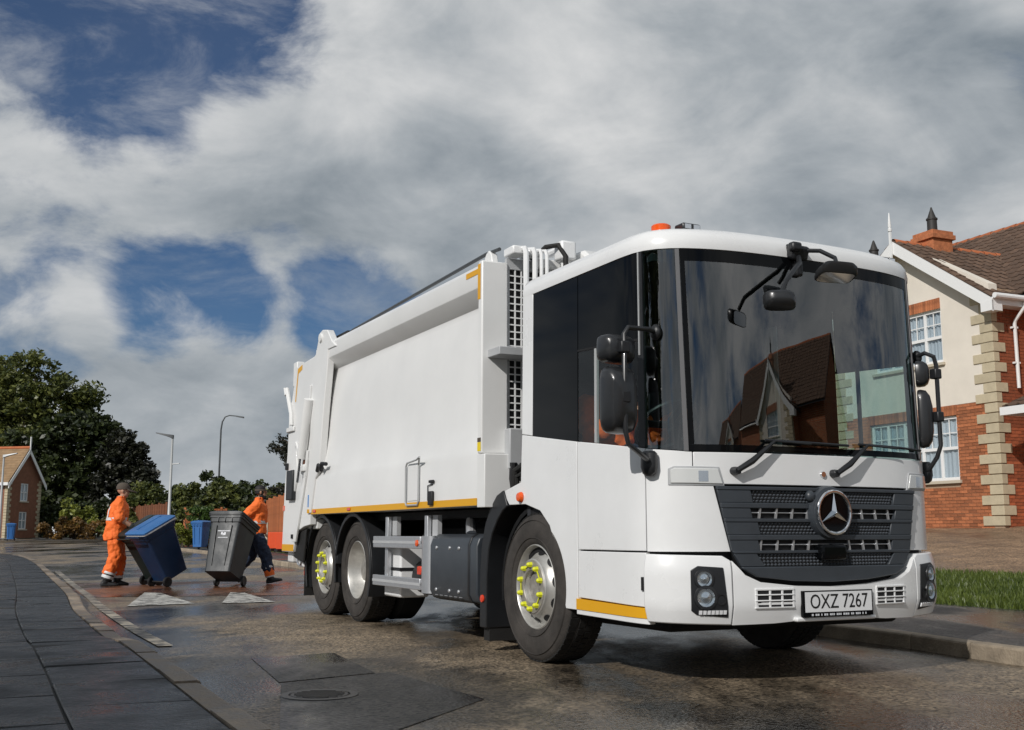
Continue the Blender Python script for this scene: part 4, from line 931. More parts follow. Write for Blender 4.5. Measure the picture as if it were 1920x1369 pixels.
def head(mb, c, yaw=0, s=1.0):
    """skull, jaw, nose, ears around c (centre of the head), facing local +x turned by yaw"""
    M = Matrix.Rotation(yaw, 3, 'Z'); c = Vector(c)
    def B(p, r): q = M @ (Vector(p) * s); mb.ball(c + q, tuple(v * s for v in r), n=14)
    B((-.012, 0, .03), (.098, .076, .09)); B((.018, 0, -.045), (.070, .060, .070)); B((.045, 0, -.085), (.038, .036, .028))
    B((.088, 0, -.012), (.020, .014, .026)); B((.078, 0, .025), (.022, .05, .014)); B((.076, 0, -.058), (.018, .026, .012))
    for sg in (-1, 1): B((-.005, sg * .078, -.005), (.022, .012, .034)); B((.070, sg * .030, .004), (.014, .014, .010))
def hand(mb, wrist, tip_dir, grip, side):
    """palm, four curled fingers and a thumb; tip_dir along the forearm, grip = direction the fingers curl to"""
    w = Vector(wrist); d = Vector(tip_dir).normalized(); g = Vector(grip).normalized(); l = d.cross(g).normalized() * side
    mb.obox(w + d * .045, d * .045, l * .038, g * .014); mb.ball(w, .028)
    for k, ln in enumerate((.075, .085, .08, .062)):
        b = w + d * .088 + l * (.030 - .020 * k); m = b + d * ln * .45 + g * ln * .18; t = m + g * ln * .55 - d * ln * .05
        mb.tube([b - d * .02, b, m, t], [.0095, .0095, .009, .007], 8); mb.ball(t, .007, n=8)
    b = w + d * .03 + l * .036; m = b + d * .03 + l * .02 + g * .02; mb.tube([w + d * .015 + l * .02, b, m, m + d * .02 + g * .025], [.012, .012, .010, .008], 8)
def worker(name, loc, rz, label, P):
    W_ = empty(name, loc, rz); tag(W_, label, 'person')
    J = P['j']; b = MB()
    # continuous body
    lean = P.get('lean', 0); tx = lambda z: lean * max(0, z - .9)
    b.loft([ell((tx(.86), 0, .86), .10, .15), ell((tx(.98), 0, .98), .11, .16), ell((tx(1.12), 0, 1.12), .10, .145), ell((tx(1.28), 0, 1.28), .115, .17), ell((tx(1.40), 0, 1.40), .10, .175), ell((tx(1.47), 0, 1.47), .06, .08), ell((tx(1.56) + .01, 0, 1.56), .055, .055)])
    hc = (tx(1.62) + P.get('hx', .02), 0, 1.635); head(b, hc, P.get('hyaw', 0))
    for s, key in ((1, 'l'), (-1, 'r')):
        limb(b, [J[key + 'sh'], J[key + 'el'], J[key + 'wr']], [.062, .047, .032])
        limb(b, [J[key + 'hip'], J[key + 'kn'], J[key + 'an']], [.095, .065, .045])
        wr = Vector(J[key + 'wr']); d = (wr - Vector(J[key + 'el'])).normalized(); hand(b, wr + d * .01, d, P['grip'][key], s)
        an = Vector(J[key + 'an']); fd = Vector(P['foot'][key]); limb(b, [an, an + Vector((0, 0, -.05)), an + fd * .14 + Vector((0, 0, -.055))], [.045, .045, .03])
    body = fuse(b, 'body', P['skin'], W_, .009, 3)
    # jacket or vest
    k = MB(); e = P.get('jk', 0.03); hem = P['hem']
    zs = [hem, hem + .10, 1.05, 1.16, 1.30, 1.40, 1.46, 1.50]
    rr = [(.188, .225), (.180, .222), (.176, .215), (.178, .218), (.172, .218), (.145, .210), (.10, .14), (.076, .09)]
    k.loft([ell((tx(z) - P.get('belly', 0) * (1 if z < 1.2 else 0), 0, z), a, c, 20, tilt=(.12 if i == 0 else 0)) for i, (z, (a, c)) in enumerate(zip(zs, rr))])
    for s, key in ((1, 'l'), (-1, 'r')):
        sh, el, wr = [Vector(J[key + q]) for q in ('sh', 'el', 'wr')]
        if P['sleeve'] == 'short': limb(k, [sh, sh.lerp(el, .55), sh.lerp(el, .95)], [.098, .096, .094])
        else: limb(k, [sh, el, el.lerp(wr, .9)], [.09, .075, .055])
    k.lathe([(.075, 1.47), (.078, 1.545), (.068, 1.55), (.064, 1.48)], (tx(1.5) + .005, 0, 0), 'z', 16)
    jk = fuse(k, 'jacket', P['jacket'], W_, .014, 3)
    if P.get('bands'):
        st = MB()
        for z in P['bands']:
            i = max(q for q in range(len(zs)) if zs[q] <= z); f = (z - zs[i]) / (zs[i + 1] - zs[i]); a = rr[i][0] + (rr[i+1][0] - rr[i][0]) * f; c = rr[i][1] + (rr[i+1][1] - rr[i][1]) * f
            st.loft([ell((tx(z + q) - P.get('belly', 0) * (1 if z < 1.2 else 0), 0, z + q), a + .004, c + .004, 24) for q in (-.025, .025)], caps=False)
        for y in P.get('braces', ()):
            pts = [(-1, z) for z in (1.15, 1.22, 1.30, 1.37)]
            ring = []
            for _, z in pts:
                i = max(q for q in range(len(zs)) if zs[q] <= z); f = (z - zs[i]) / (zs[i + 1] - zs[i]); a = rr[i][0] + (rr[i+1][0] - rr[i][0]) * f; c = rr[i][1] + (rr[i+1][1] - rr[i][1]) * f
                yy = lambda q: -(a + .004) * math.sqrt(max(0, 1 - (q / (c + .004)) ** 2)); ring.append([(tx(z) + yy(y - .025), y - .025, z), (tx(z) + yy(y + .025), y + .025, z)])
            st.add([q for r_ in ring for q in r_], [(2*i, 2*i+1, 2*i+3, 2*i+2) for i in range(len(ring) - 1)])
        st.build('reflective_band', 'reflective', jk)
    # trousers
    tr = MB()
    tr.loft([ell((tx(hem), 0, hem + .16), .128, .172, 16), ell((0, 0, hem + .02), .145, .19, 16), ell((0, 0, .86), .125, .17, 16), ell((0, 0, .80), .09, .13, 16)])
    for key in 'lr':
        hp, kn, an = [Vector(J[key + q]) for q in ('hip', 'kn', 'an')]; en = kn.lerp(an, P['leg_end'])
        limb(tr, [hp, hp.lerp(kn, .5) , kn, en], [.128, .122, .108, .104])
        # folds
        for f in (.25, .5, .8): q = kn.lerp(an, f * P['leg_end']); tr.ball(q + Vector((.012 * (1 if f != .5 else -1), .006, 0)), (.096, .09, .03))
        tr.ball(kn + Vector((-.01, 0, .05)), (.100, .09, .035))
    fuse(tr, 'trousers', P['trouser'], W_, .014, 3)
    for key in 'lr':
        kn, an = Vector(J[key + 'kn']), Vector(J[key + 'an'])
        for f0, f1, mt, nm, r_ in P['cuffs']:
            c = MB(); a, q = kn.lerp(an, f0), kn.lerp(an, f1); c.tube([a, a.lerp(q, .5), q], [r_, r_ + .003, r_], 16); c.build(nm, mt, W_)
        bt = MB(); fd = Vector(P['foot'][key]); an2 = an + Vector((0, 0, -.01)); up = Vector((0, 0, 1)); up = (up - fd * up.dot(fd)).normalized()
        limb(bt, [kn.lerp(an, .72), an2], [.062, .060]); sole = an - up * .075
        sd = fd.cross(up).normalized()
        rings = []
        for f, wd, ht in ((-.085, .030, .06), (-.05, .042, .10), (.02, .044, .11), (.09, .048, .075), (.15, .048, .055), (.19, .038, .045), (.205, .022, .03)):
            c0 = sole + fd * f - up * .012; rings.append([c0 - sd * wd, c0 + sd * wd, c0 + sd * wd + up * ht * .6, c0 + sd * wd * .55 + up * ht, c0 - sd * wd * .55 + up * ht, c0 - sd * wd + up * ht * .6])
        bt.loft(rings); bo = fuse(bt, 'boot', 'boot_black', W_, .010, 2)
    return W_, hc, tx
def glove_at(W_, wr, d, grip, side, matn='glove_dark'):
    g = MB(); limb(g, [Vector(wr) - Vector(d).normalized() * .06, wr], [.043, .040]); h_ = MB(); hand(h_, wr, d, grip, side)
    for v in h_.v: g.v.append(v)
    o = len(g.v) - len(h_.v); g.f += [tuple(i + o for i in f) for f in h_.f]; g.m += h_.m
    ob = fuse(g, 'glove', matn, W_, .008, 1); dd = ob.modifiers.new('thick', 'DISPLACE'); dd.strength = .006; dd.mid_level = 0
# capped worker, pushing the blue bin
J = dict(lsh=(.03, .185, 1.41), lel=(.10, .27, 1.14), lwr=(.34, .20, 1.02), rsh=(.05, -.185, 1.41), rel=(.07, -.26, 1.15), rwr=(.31, -.20, 1.00),
         lhip=(0, .09, .90), lkn=(.10, .10, .50), lan=(.07, .11, .095), rhip=(0, -.09, .90), rkn=(.03, -.11, .49), ran=(-.10, -.12, .095))
w1, hc, tx = worker('person', (-6.93, 19.35, 0), R(18), 'person in orange hi-vis vest, orange trousers and brown cap behind the blue bin',
    dict(j=J, lean=.10, hx=.035, hyaw=R(-6), skin='skin', jk=.03, hem=.80, belly=.0, sleeve='short', jacket='hivis_orange', trouser='hivis_orange', leg_end=.70, bands=(1.15,), braces=(.095, -.095),
         grip=dict(l=(.3, 0, -1), r=(.3, 0, -1)), foot=dict(l=(1, .05, 0), r=(1, -.08, 0)), cuffs=[(.62, .71, 'reflective', 'leg_band', .108), (.70, .78, 'boot_black', 'leg_band', .098), (.77, .89, 'reflective', 'leg_band', .100), (.88, .96, 'boot_black', 'leg_band', .092)]))
for s, q in ((1, 'l'), (-1, 'r')): d = Vector(J[q+'wr']) - Vector(J[q+'el']); glove_at(w1, Vector(J[q+'wr']) + d.normalized() * .01, d, (.3, 0, -1), s)
cp = MB(); cx, cy, cz = hc; cz += .032
cp.loft([ell((cx - .012, 0, cz + z), a, b_, 20) for z, a, b_ in ((.0, .112, .090), (.04, .113, .091), (.08, .098, .080), (.105, .07, .058), (.118, .03, .025))])
pk = []
for f in (0, 1):
    pk.append([(cx + .06 + .155 * math.cos(a), .082 * math.sin(a), cz + .004 + (.030 * (1 - .55 * math.cos(a)) if f else 0) - .055 * math.cos(a) - .018 * abs(math.sin(a))) for a in [R(-90 + 180 * k / 10) for k in range(11)]])
cp.loft(pk); cp.build('cap', 'cap_brown', w1, ang=60)
# bearded worker, pulling the grey bin behind him
J = dict(lsh=(.03, .185, 1.40), lel=(-.10, .30, 1.16), lwr=(.06, .26, .98), rsh=(.04, -.185, 1.40), rel=(-.18, -.25, 1.20), rwr=(-.34, -.26, 1.02),
         lhip=(0, .09, .89), lkn=(-.10, .10, .50), lan=(-.38, .11, .22), rhip=(.02, -.09, .89), rkn=(.20, -.10, .51), ran=(.30, -.10, .115))
up_ = Vector((.95, 0, .18)).normalized()
w2, hc, tx = worker('person', (-4.62, 20.0, 0), R(4), 'person with dark hair and beard in orange jacket pulling the grey bin',
    dict(j=J, lean=.06, hx=.03, hyaw=R(4), skin='skin_tan', hem=.88, sleeve='long', jacket='hivis_orange', trouser='denim', leg_end=.62, bands=(1.10,), braces=(),
         grip=dict(l=(.3, 0, -1), r=(-.3, 0, -1)), foot=dict(l=(.75, 0, -.66), r=tuple(up_)), cuffs=[(.44, .56, 'reflective', 'leg_band', .096), (.54, .90, 'hivis_orange', 'gaiter', .088), (.88, .96, 'reflective', 'leg_band', .08)]))
hb = MB(); c = Vector(hc); hb.loft([ell((c.x - .022, 0, c.z + z), a, b_, 18) for z, a, b_ in ((-.03, .085, .080), (.02, .098, .083), (.07, .098, .083), (.11, .08, .066), (.132, .035, .03))]); fuse(hb, 'hair', 'hair_black', w2, .01, 2)
bd = MB(); bd.ball(c + Vector((.048, 0, -.083)), (.045, .052, .045)); bd.ball(c + Vector((.01, .045, -.06)), (.045, .022, .045)); bd.ball(c + Vector((.01, -.045, -.06)), (.045, .022, .045)); fuse(bd, 'beard', 'hair_black', w2, .009, 2)
hbnd = MB(); hbnd.loft([ell((c.x - .015, 0, c.z + z), a, b_, 18) for z, a, b_ in ((.03, .108, .09), (.055, .107, .089))], caps=False); hbnd.build('headband', 'cap_brown', w2)
# ------------------------------------------------------------------ the refuse truck
# truck axes: x forward from the front axle, y to its left, z up; the side towards the camera is y < 0
TR = empty('refuse_truck', (1.2, 8.5, 0), math.atan2(-.893, .449)); tag(TR, 'white refuse collection truck with big windscreen and dark grille', 'truck')
HALF = [(1.732, 0), (1.7295, .2), (1.719, .45), (1.690, .7), (1.628, .92), (1.55, 1.05), (1.46, 1.125), (1.36, 1.158), (1.22, 1.17), (1.08, 1.17), (.94, 1.17), (.8, 1.17), (.6, 1.17), (.2, 1.17), (-.2, 1.17), (-.6, 1.17)]
def _cat(P, n=8):
    out = []; Q = [np.array((P[1][0], -P[1][1]))] + [np.array(p, float) for p in P] + [np.array(P[-1], float)]
    for i in range(1, len(Q) - 2):
        a, b, c, d = Q[i-1:i+3]
        for k in range(n): t = k / n; out.append(.5 * (2*b + (c-a)*t + (2*a-5*b+4*c-d)*t*t + (3*b-a-3*c+d)*t**3))
    out.append(Q[-1]); return np.array(out)
OUT = _cat(HALF); SS = np.concatenate([[0], np.cumsum(np.linalg.norm(np.diff(OUT, axis=0), axis=1))])
def cabp(s, z, off=0.0):
    a = abs(s); a -= .034 * min(1, max(0, (a - 1.35) / .4)); e = .02; x = np.interp(a, SS, OUT[:, 0]); y = np.interp(a, SS, OUT[:, 1])
    x0 = np.interp(abs(a - e), SS, OUT[:, 0]); y0 = np.interp(abs(a - e), SS, OUT[:, 1]) * (1 if a >= e else -1); x1 = np.interp(a + e, SS, OUT[:, 0]); y1 = np.interp(a + e, SS, OUT[:, 1])
    tx_, ty_ = x1 - x0, y1 - y0; l = math.hypot(tx_, ty_) or 1; nx, ny = ty_ / l, -tx_ / l
    if a < 1e-6: nx, ny = 1, 0
    lean = max(0, z - 1.4) * .03; off = off - lean * (.3 + .7 * max(0, nx))
    x += nx * off; y += ny * off
    return (x, -y if s < 0 else y, z)
def patch(poly, off=0.0, th=.02, mats='white_paint', name='panel', parent=None, step=.05, zstep=None, bevel=.004, offf=None, ang=30):
    """body panel: a flat (s,z) outline wrapped on the cab's curved plan, with thickness"""
    bm = bmesh.new(); vs = [bm.verts.new((p[0], 0, p[1])) for p in poly]; bm.faces.new(vs)
    s0, s1 = min(p[0] for p in poly), max(p[0] for p in poly); z0, z1 = min(p[1] for p in poly), max(p[1] for p in poly)
    k = math.floor(s0 / step) * step + step
    while k < s1 - 1e-4:
        if not (abs(k) > 1.45 and abs(round(k / (step * 4)) * step * 4 - k) > 1e-6): bmesh.ops.bisect_plane(bm, geom=bm.verts[:] + bm.edges[:] + bm.faces[:], plane_co=(k, 0, 0), plane_no=(1, 0, 0), dist=1e-5)
        k += step
    if zstep or z1 > 1.5:
        st = zstep or .2; k = math.floor(z0 / st) * st + st
        while k < z1 - 1e-4:
            bmesh.ops.bisect_plane(bm, geom=bm.verts[:] + bm.edges[:] + bm.faces[:], plane_co=(0, 0, k), plane_no=(0, 0, 1), dist=1e-5); k += st
    bm.verts.index_update(); O = []; I = []
    for v in bm.verts:
        o = offf(v.co.x, v.co.z) if offf else off; O.append(cabp(v.co.x, v.co.z, o)); I.append(cabp(v.co.x, v.co.z, o - th))
    n = len(O); F = [tuple(v.index for v in f.verts) for f in bm.faces]; E = [tuple(v.index for v in e.verts) for e in bm.edges if len(e.link_faces) == 1]; bm.free()
    if 'glass' in mats and mats != 'privacy_glass':
        mb = MB(); mb.add(O, F); return mb.build(name, mats, parent or TR, ang=ang)
    mb = MB(); mb.add(O + I, F + [tuple(i + n for i in reversed(f)) for f in F] + [(a, b, b + n, a + n) for a, b in E])
    return mb.build(name, mats, parent or TR, bevel=bevel, ang=ang)
def mir(poly): return [(-p[0], p[1]) for p in reversed(poly)]
def belt(s): return 1.42 + (s - 1.24) * .118
RZ_ = 2.66
# --- cab body panels, near side (s<0) and far side
cabb = patch([(-.945, 1.195), (.945, 1.195), (.945, 1.388), (-.945, 1.388)], 0, .03, 'white_paint', 'service_flap')
for sg in (-1, 1):
    f = (lambda p: p) if sg < 0 else mir
    patch(f([(-1.244, .792), (-.725, .792), (-.825, 1.188), (-.952, 1.190), (-.952, 1.388), (-1.244, 1.412)]), 0, .03, 'white_paint', 'corner_panel')
    # door: upper skin and lower skin
    dr = patch(f([(-2.062, .795), (-1.254, .795), (-1.252, belt(1.252) - .004), (-2.062, belt(2.062) - .004)]), .0, .04, 'white_paint', 'door')
    patch(f([(-2.062, .482), (-1.254, .462), (-1.254, .785), (-2.062, .785)]), .0, .04, 'white_paint', 'door_step_panel')
    patch(f([(-2.085, .405), (-1.235, .395), (-1.235, .456), (-2.085, .474)]), .006, .05, 'amber_tape', 'reflective_strip', bevel=0)
    patch(f([(-2.09, .372), (-1.235, .360), (-1.235, .398), (-2.09, .408)]), .0, .06, 'white_paint', 'sill')
    patch(f([(-1.288, .56), (-1.262, .56), (-1.262, .64), (-1.288, .64)]), .012, .02, 'gap_black', 'hinge', bevel=0)
    # panel behind the door with wheel arch
    A = [(-2.075, .40), (-2.235, .40), (-2.31, .58), (-2.37, .79), (-2.46, .955), (-2.60, 1.06), (-2.83, 1.112), (-3.09, 1.112), (-3.20, 1.215), (-2.90, 1.275), (-2.885, 1.624), (-2.075, belt(2.075) - .004)]
    patch(f(A[::-1]), .0, .05, 'white_paint', 'wing_panel', step=.05)
    patch(f([(-2.885, 1.63), (-2.725, 1.606), (-2.725, RZ_ + .005), (-2.885, RZ_ + .02)]), .0, .05, 'white_paint', 'rear_pillar')
    # glazing of the side
    patch(f([(-2.72, belt(2.72)), (-2.068, belt(2.068)), (-2.068, RZ_), (-2.72, RZ_)]), -.004, .006, 'privacy_glass', 'rear_side_window', bevel=0)
    dg = patch(f([(-2.058, 2.14), (-1.275, 2.10), (-1.275, RZ_), (-2.058, RZ_)]), -.004, .006, 'privacy_glass', 'door_upper_window', bevel=0)
    patch(f([(-2.058, belt(2.058)), (-1.30, belt(1.30)), (-1.30, 2.10), (-2.058, 2.135)]), -.006, .005, 'side_glass', 'door_lower_window', bevel=0)
    patch(f([(-1.84, belt(1.84)), (-1.815, belt(1.815)), (-1.815, 2.12), (-1.84, 2.12)]), .0, .02, 'lamp_pole_grey' if sg < 0 else 'black_plastic', 'window_bar', bevel=0)
    patch(f([(-2.06, 2.128), (-1.29, 2.093), (-1.29, 2.108), (-2.06, 2.143)]), .0, .02, 'gap_black', 'window_bar', bevel=0)
    patch(f([(-1.30, belt(1.30)), (-1.245, belt(1.245)), (-1.262, RZ_), (-1.30, RZ_)]), .002, .03, 'black_plastic', 'door_pillar', bevel=0)
    patch(f([(-1.284, 2.0), (-1.276, 2.0), (-1.284, RZ_), (-1.292, RZ_)]), .010, .012, 'lamp_pole_grey', 'pillar_trim', bevel=0)
    patch(f([(-1.24, 1.415), (-1.0, 1.398), (-1.03, RZ_), (-1.255, RZ_)]), -.004, .006, 'windscreen_glass', 'corner_window', bevel=0)
    patch(f([(-1.0, 1.394), (-.972, 1.394), (-1.000, RZ_), (-1.028, RZ_)]), .004, .03, 'seal_grey', 'windscreen_seal', bevel=.004)
# dark carrier behind the panel gaps
ins = MB()
patch([(-2.88, .50), (2.88, .50), (2.88, 1.38), (-2.88, 1.38)], -.055, .02, 'gap_black', 'cab_carrier', bevel=0)
patch([(-1.24, .40), (1.24, .40), (1.24, .60), (-1.24, .60)], -.06, .05, 'gap_black', 'front_underrun', bevel=0)
# windscreen with black printed border
ws = patch([(-.968, 1.396), (.968, 1.396), (.996, RZ_), (-.996, RZ_)], -.004, .006, 'windscreen_glass', 'windscreen', bevel=0)
for P_ in ([(-.968, 1.396), (.968, 1.396), (.969, 1.435), (-.969, 1.435)], [(-.992, 2.585), (.992, 2.585), (.996, RZ_), (-.996, RZ_)], [(-.968, 1.436), (-.935, 1.436), (-.962, 2.584), (-.992, 2.584)], [(.935, 1.436), (.968, 1.436), (.992, 2.584), (.962, 2.584)]):
    patch(P_, -.001, .002, 'privacy_glass', 'windscreen_border', ws, bevel=0)
# roof: stacked rings of the cab outline
def outline(z, inset, xr=-.19, n=60):
    pts = []; smax = 2.88
    for k in range(n + 1):
        s = -smax + 2 * smax * k / n; x, y, _ = cabp(s, z, -inset); x = x if x > xr + inset * .8 else xr + inset * .8; pts.append((x, y, z))
    return pts
rf = MB(); rings = [outline(RZ_ + .006, .0), outline(RZ_ + .04, -.004), outline(RZ_ + .085, .004), outline(RZ_ + .125, .028), outline(RZ_ + .155, .075), outline(RZ_ + .178, .16), outline(RZ_ + .192, .32), outline(RZ_ + .198, .55)]
def shrink(z, fx, fy): return [(.70 + (p[0] - .70) * fx, p[1] * fy, z) for p in outline(RZ_ + .125, .028)]
rings = rings[:4] + [shrink(RZ_ + .153, .955, .962), shrink(RZ_ + .174, .88, .90), shrink(RZ_ + .188, .74, .76), shrink(RZ_ + .196, .5, .5), shrink(RZ_ + .199, .15, .15)]
rf.loft(rings); rf.build('roof', 'white_paint', TR, ang=50)
# cab floor, rear wall, headlining
MB().box(-.17, 1.30, -1.10, 1.10, .78, .84).box(-.19, -.14, -1.12, 1.12, .84, 2.66).box(-.14, 1.45, -1.08, 1.08, 2.60, 2.65).build('cab_inside', 'seat_fabric', TR, smooth=False)
# dashboard, wheel, seats
ds = MB(); ds.loft([[(xf_, y, 1.05), (xf_ - .02, y, 1.35), (1.22, y, 1.37), (1.08, y, 1.28), (1.10, y, 1.05)] for y, xf_ in ((-1.05, 1.36), (-.9, 1.48), (-.5, 1.57), (.0, 1.60), (.5, 1.57), (.9, 1.48), (1.05, 1.36))])
ds.build('dashboard', 'dash_plastic', TR, bevel=.02)
st = MB(); c = Vector((.98, -.66, 1.62)); nrm = Vector((-.62, 0, .78)).normalized(); a1 = Vector((0, 1, 0)); a2 = nrm.cross(a1)
st.tube([c + (a1 * math.cos(2*math.pi*k/24) + a2 * math.sin(2*math.pi*k/24)) * .23 for k in range(25)], .016, 8, caps=False); st.bar(c - a1 * .22, c + a1 * .22, .05, .02, nrm); st.bar(c, c - a2 * .22, .05, .02, nrm); st.tube([c, c - nrm * .4], .03, 8)
st.build('steering_wheel', 'black_plastic', TR)
for y in (-.66, .66, .0):
    se = MB(); se.loft([[(q[0], y + s * .23, q[1]) for q in ((.10, 1.22), (.60, 1.26), (.62, 1.36), (.12, 1.34))] for s in (-1, -.8, .8, 1)]); se.loft([[(q[0], y + s * .23, q[1]) for q in ((.10, 1.30), (.22, 1.32), (.10, 1.98), (.02, 1.96))] for s in (-1, -.75, .75, 1)]); se.loft([[(q[0], y + s * .13, q[1]) for q in ((.04, 2.00), (.12, 2.00), (.09, 2.18), (.02, 2.18))] for s in (-1, -.7, .7, 1)]); se.box(.12, .55, y - .18, y + .18, .84, 1.23)
    se.build('seat', 'seat_fabric', TR, bevel=.02)
MB().box(.55, .75, -.05, .25, .84, 1.30).build('console', 'dash_plastic', TR, bevel=.03)
# driver
drv = empty('person', (1.2, 8.5, .20), math.atan2(-.893, .449)); tag(drv, 'person in orange hi-vis jacket sitting at the wheel inside the cab', 'person')
b = MB(); b.loft([ell((.24, -.66, 1.10), .13, .17), ell((.24, -.66, 1.25), .12, .16), ell((.22, -.66, 1.45), .12, .17), ell((.21, -.66, 1.60), .11, .19), ell((.21, -.66, 1.70), .06, .07), ell((.22, -.66, 1.78), .055, .055)]); head(b, (.24, -.66, 1.87))
for s in (-1, 1):
    limb(b, [(.22, -.66 + s * .19, 1.61), (.42, -.66 + s * .26, 1.38), (.80, -.66 + s * .20, 1.50)], [.06, .048, .034]); hand(b, (.82, -.66 + s * .20, 1.505), (.38, 0, .12), (.5, -s * .4, -.6), s); limb(b, [(.24, -.66 + s * .09, 1.16), (.70, -.66 + s * .12, 1.22), (.82, -.66 + s * .12, .92)], [.09, .065, .05]); limb(b, [(.82, -.66 + s * .12, .92), (.96, -.66 + s * .12, .875)], [.045, .035])
fuse(b, 'body', 'skin', drv, .012, 3)
k = MB(); k.loft([ell((.24, -.66, 1.12), .16, .20, 18), ell((.23, -.66, 1.30), .155, .195, 18), ell((.22, -.66, 1.50), .155, .205, 18), ell((.21, -.66, 1.64), .12, .20, 18), ell((.21, -.66, 1.72), .075, .09, 18)])
for s in (-1, 1): limb(k, [(.22, -.66 + s * .19, 1.61), (.42, -.66 + s * .26, 1.38), (.74, -.66 + s * .205, 1.485)], [.09, .078, .058])
fuse(k, 'jacket', 'hivis_orange', drv, .014, 3)
k = MB()
for s in (-1, 1): limb(k, [(.24, -.66 + s * .09, 1.16), (.70, -.66 + s * .12, 1.22), (.80, -.66 + s * .12, 1.0)], [.115, .09, .085])
fuse(k, 'trousers', 'denim', drv, .016, 3)
k = MB(); k.loft([ell((.225, -.66, 1.87 + z), a, b_, 16) for z, a, b_ in ((.0, .095, .08), (.05, .10, .085), (.10, .08, .068), (.13, .03, .03))]); k.build('hair', 'hair_black', drv)

# --- grille
gp = [(-.815, 1.182), (.815, 1.182), (.725, .80), (.66, .69), (.56, .64), (.30, .612), (0, .602), (-.30, .612), (-.56, .64), (-.66, .69), (-.725, .80)]
gr = patch(gp, -.012, .03, 'gap_black', 'grille', bevel=0)
def gw(z): return float(np.interp(z, [.60, .64, .69, .80, 1.182], [.30, .56, .66, .725, .815]))
bands = [(1.182, 1.160, 'bar'), (1.160, 1.084, 'mesh'), (1.084, 1.052, 'bar'), (1.052, .990, 'slot'), (.990, .968, 'bar'), (.968, .892, 'mesh'), (.892, .860, 'bar'), (.860, .798, 'slot'), (.798, .780, 'bar'), (.780, .702, 'mesh')]
for zt, zb, kd in bands:
    if kd == 'bar': patch([(-gw(zb), zb), (gw(zb), zb), (gw(zt), zt), (-gw(zt), zt)], .026, .03, 'grille_grey', 'grille_bar', gr, bevel=.004)
patch([(-gw(.702), .701), (-.66, .69), (-.56, .642), (-.30, .614), (0, .604), (.30, .614), (.56, .642), (.66, .69), (gw(.702), .701)], .03, .035, 'grille_grey', 'grille_bar', gr, bevel=.006)
for zt, zb, kd in bands:
    if kd == 'bar': continue
    sl = .19 if kd == 'slot' else .22
    inner_t = gw(zt) - sl; inner_b = gw(zb) - sl
    if kd == 'mesh' and zt < .8: inner_t, inner_b = .56, .50
    for f in ((lambda p: p), mir):
        patch(f([(-gw(zb), zb), (-inner_b, zb), (-inner_t, zt), (-gw(zt), zt)]), .022, .03, 'grille_grey', 'grille_cheek', gr, bevel=.004)
    if kd == 'mesh':
        patch([(-inner_b, zb), (inner_b, zb), (inner_t, zt), (-inner_t, zt)], .004, .01, 'grille_mesh', 'mesh_back', gr, bevel=0)
        m = MB(); nr = 4; pz = (zt - zb) / nr; ps = .027
        for r in range(nr):
            z = zb + (r + .5) * pz; w_ = inner_b + (inner_t - inner_b) * (r + .5) / nr; s = -w_ + (ps / 2 if r % 2 else 0) + .008
            while s < w_ - .008:
                q = [cabp(s - ps * .40, z, .006), cabp(s, z - pz * .44, .006), cabp(s + ps * .40, z, .006), cabp(s, z + pz * .44, .006), cabp(s + .001, z + .004, .022)]
                m.add(q, [(0, 1, 4), (1, 2, 4), (2, 3, 4), (3, 0, 4)]); s += ps
        m.build('mesh_pattern', 'mesh_light', gr, smooth=False)
    else:
        m = MB(); zc = (zt + zb) / 2; n = 40
        m.tube([cabp(-inner_t + 2 * inner_t * k / n, zc + .004, .004) for k in range(n + 1)], .0035, 6)
        for s in (-.52, -.40, -.28, -.16, .16, .28, .40, .52):
            a = cabp(s, zt, .010); b_ = cabp(s + .01 * (1 if s > 0 else -1), zb, .010); m.bar(a, b_, .012, .012, (1, 0, 0))
        m.build('slot_fin', 'aluminium', gr, smooth=False)
# emblem: dark disc, chrome ring, three-pointed star
em = MB(); em.lathe([(.0, .015), (.12, .015), (.158, .005), (.168, -.03), (.168, -.06)], (1.778, 0, 1.03), 'x', 40); emo = em.build('emblem', 'grille_grey', TR)
MB().lathe([(0, 0), (.125, 0), (.125, -.01)], (1.797, 0, 1.03), 'x', 40).build('emblem_disc', 'privacy_glass', emo)
MB().tube([(1.802, .130 * math.cos(2*math.pi*k/48), 1.03 + .130 * math.sin(2*math.pi*k/48)) for k in range(49)], .0115, 10, caps=False).build('emblem_ring', 'chrome', emo)
sm_ = MB(); V = [(1.825, 0, 1.03)]
for k in range(6):
    a = R(90 + 60 * k); r = .124 if k % 2 == 0 else .024; V.append((1.803, r * math.cos(a), 1.03 + r * math.sin(a)))
sm_.add(V, [(0, 1 + k, 1 + (k + 1) % 6) for k in range(6)]); sm_.build('emblem_star', 'chrome', emo, smooth=False)
MB().box(1.70, 1.796, -.105, .105, .735, .835).build('radar_box', 'privacy_glass', TR, bevel=.02)
MB().ball(cabp(-.155, 1.13, .03), (.03, .035, .035)).build('sensor_pod', 'grille_grey', TR)
# badge above the grille
MB().lathe([(0, .012), (.018, .012), (.022, .0)], cabp(-.02, 1.268, 0), 'x', 20).build('badge', 'chrome', TR)
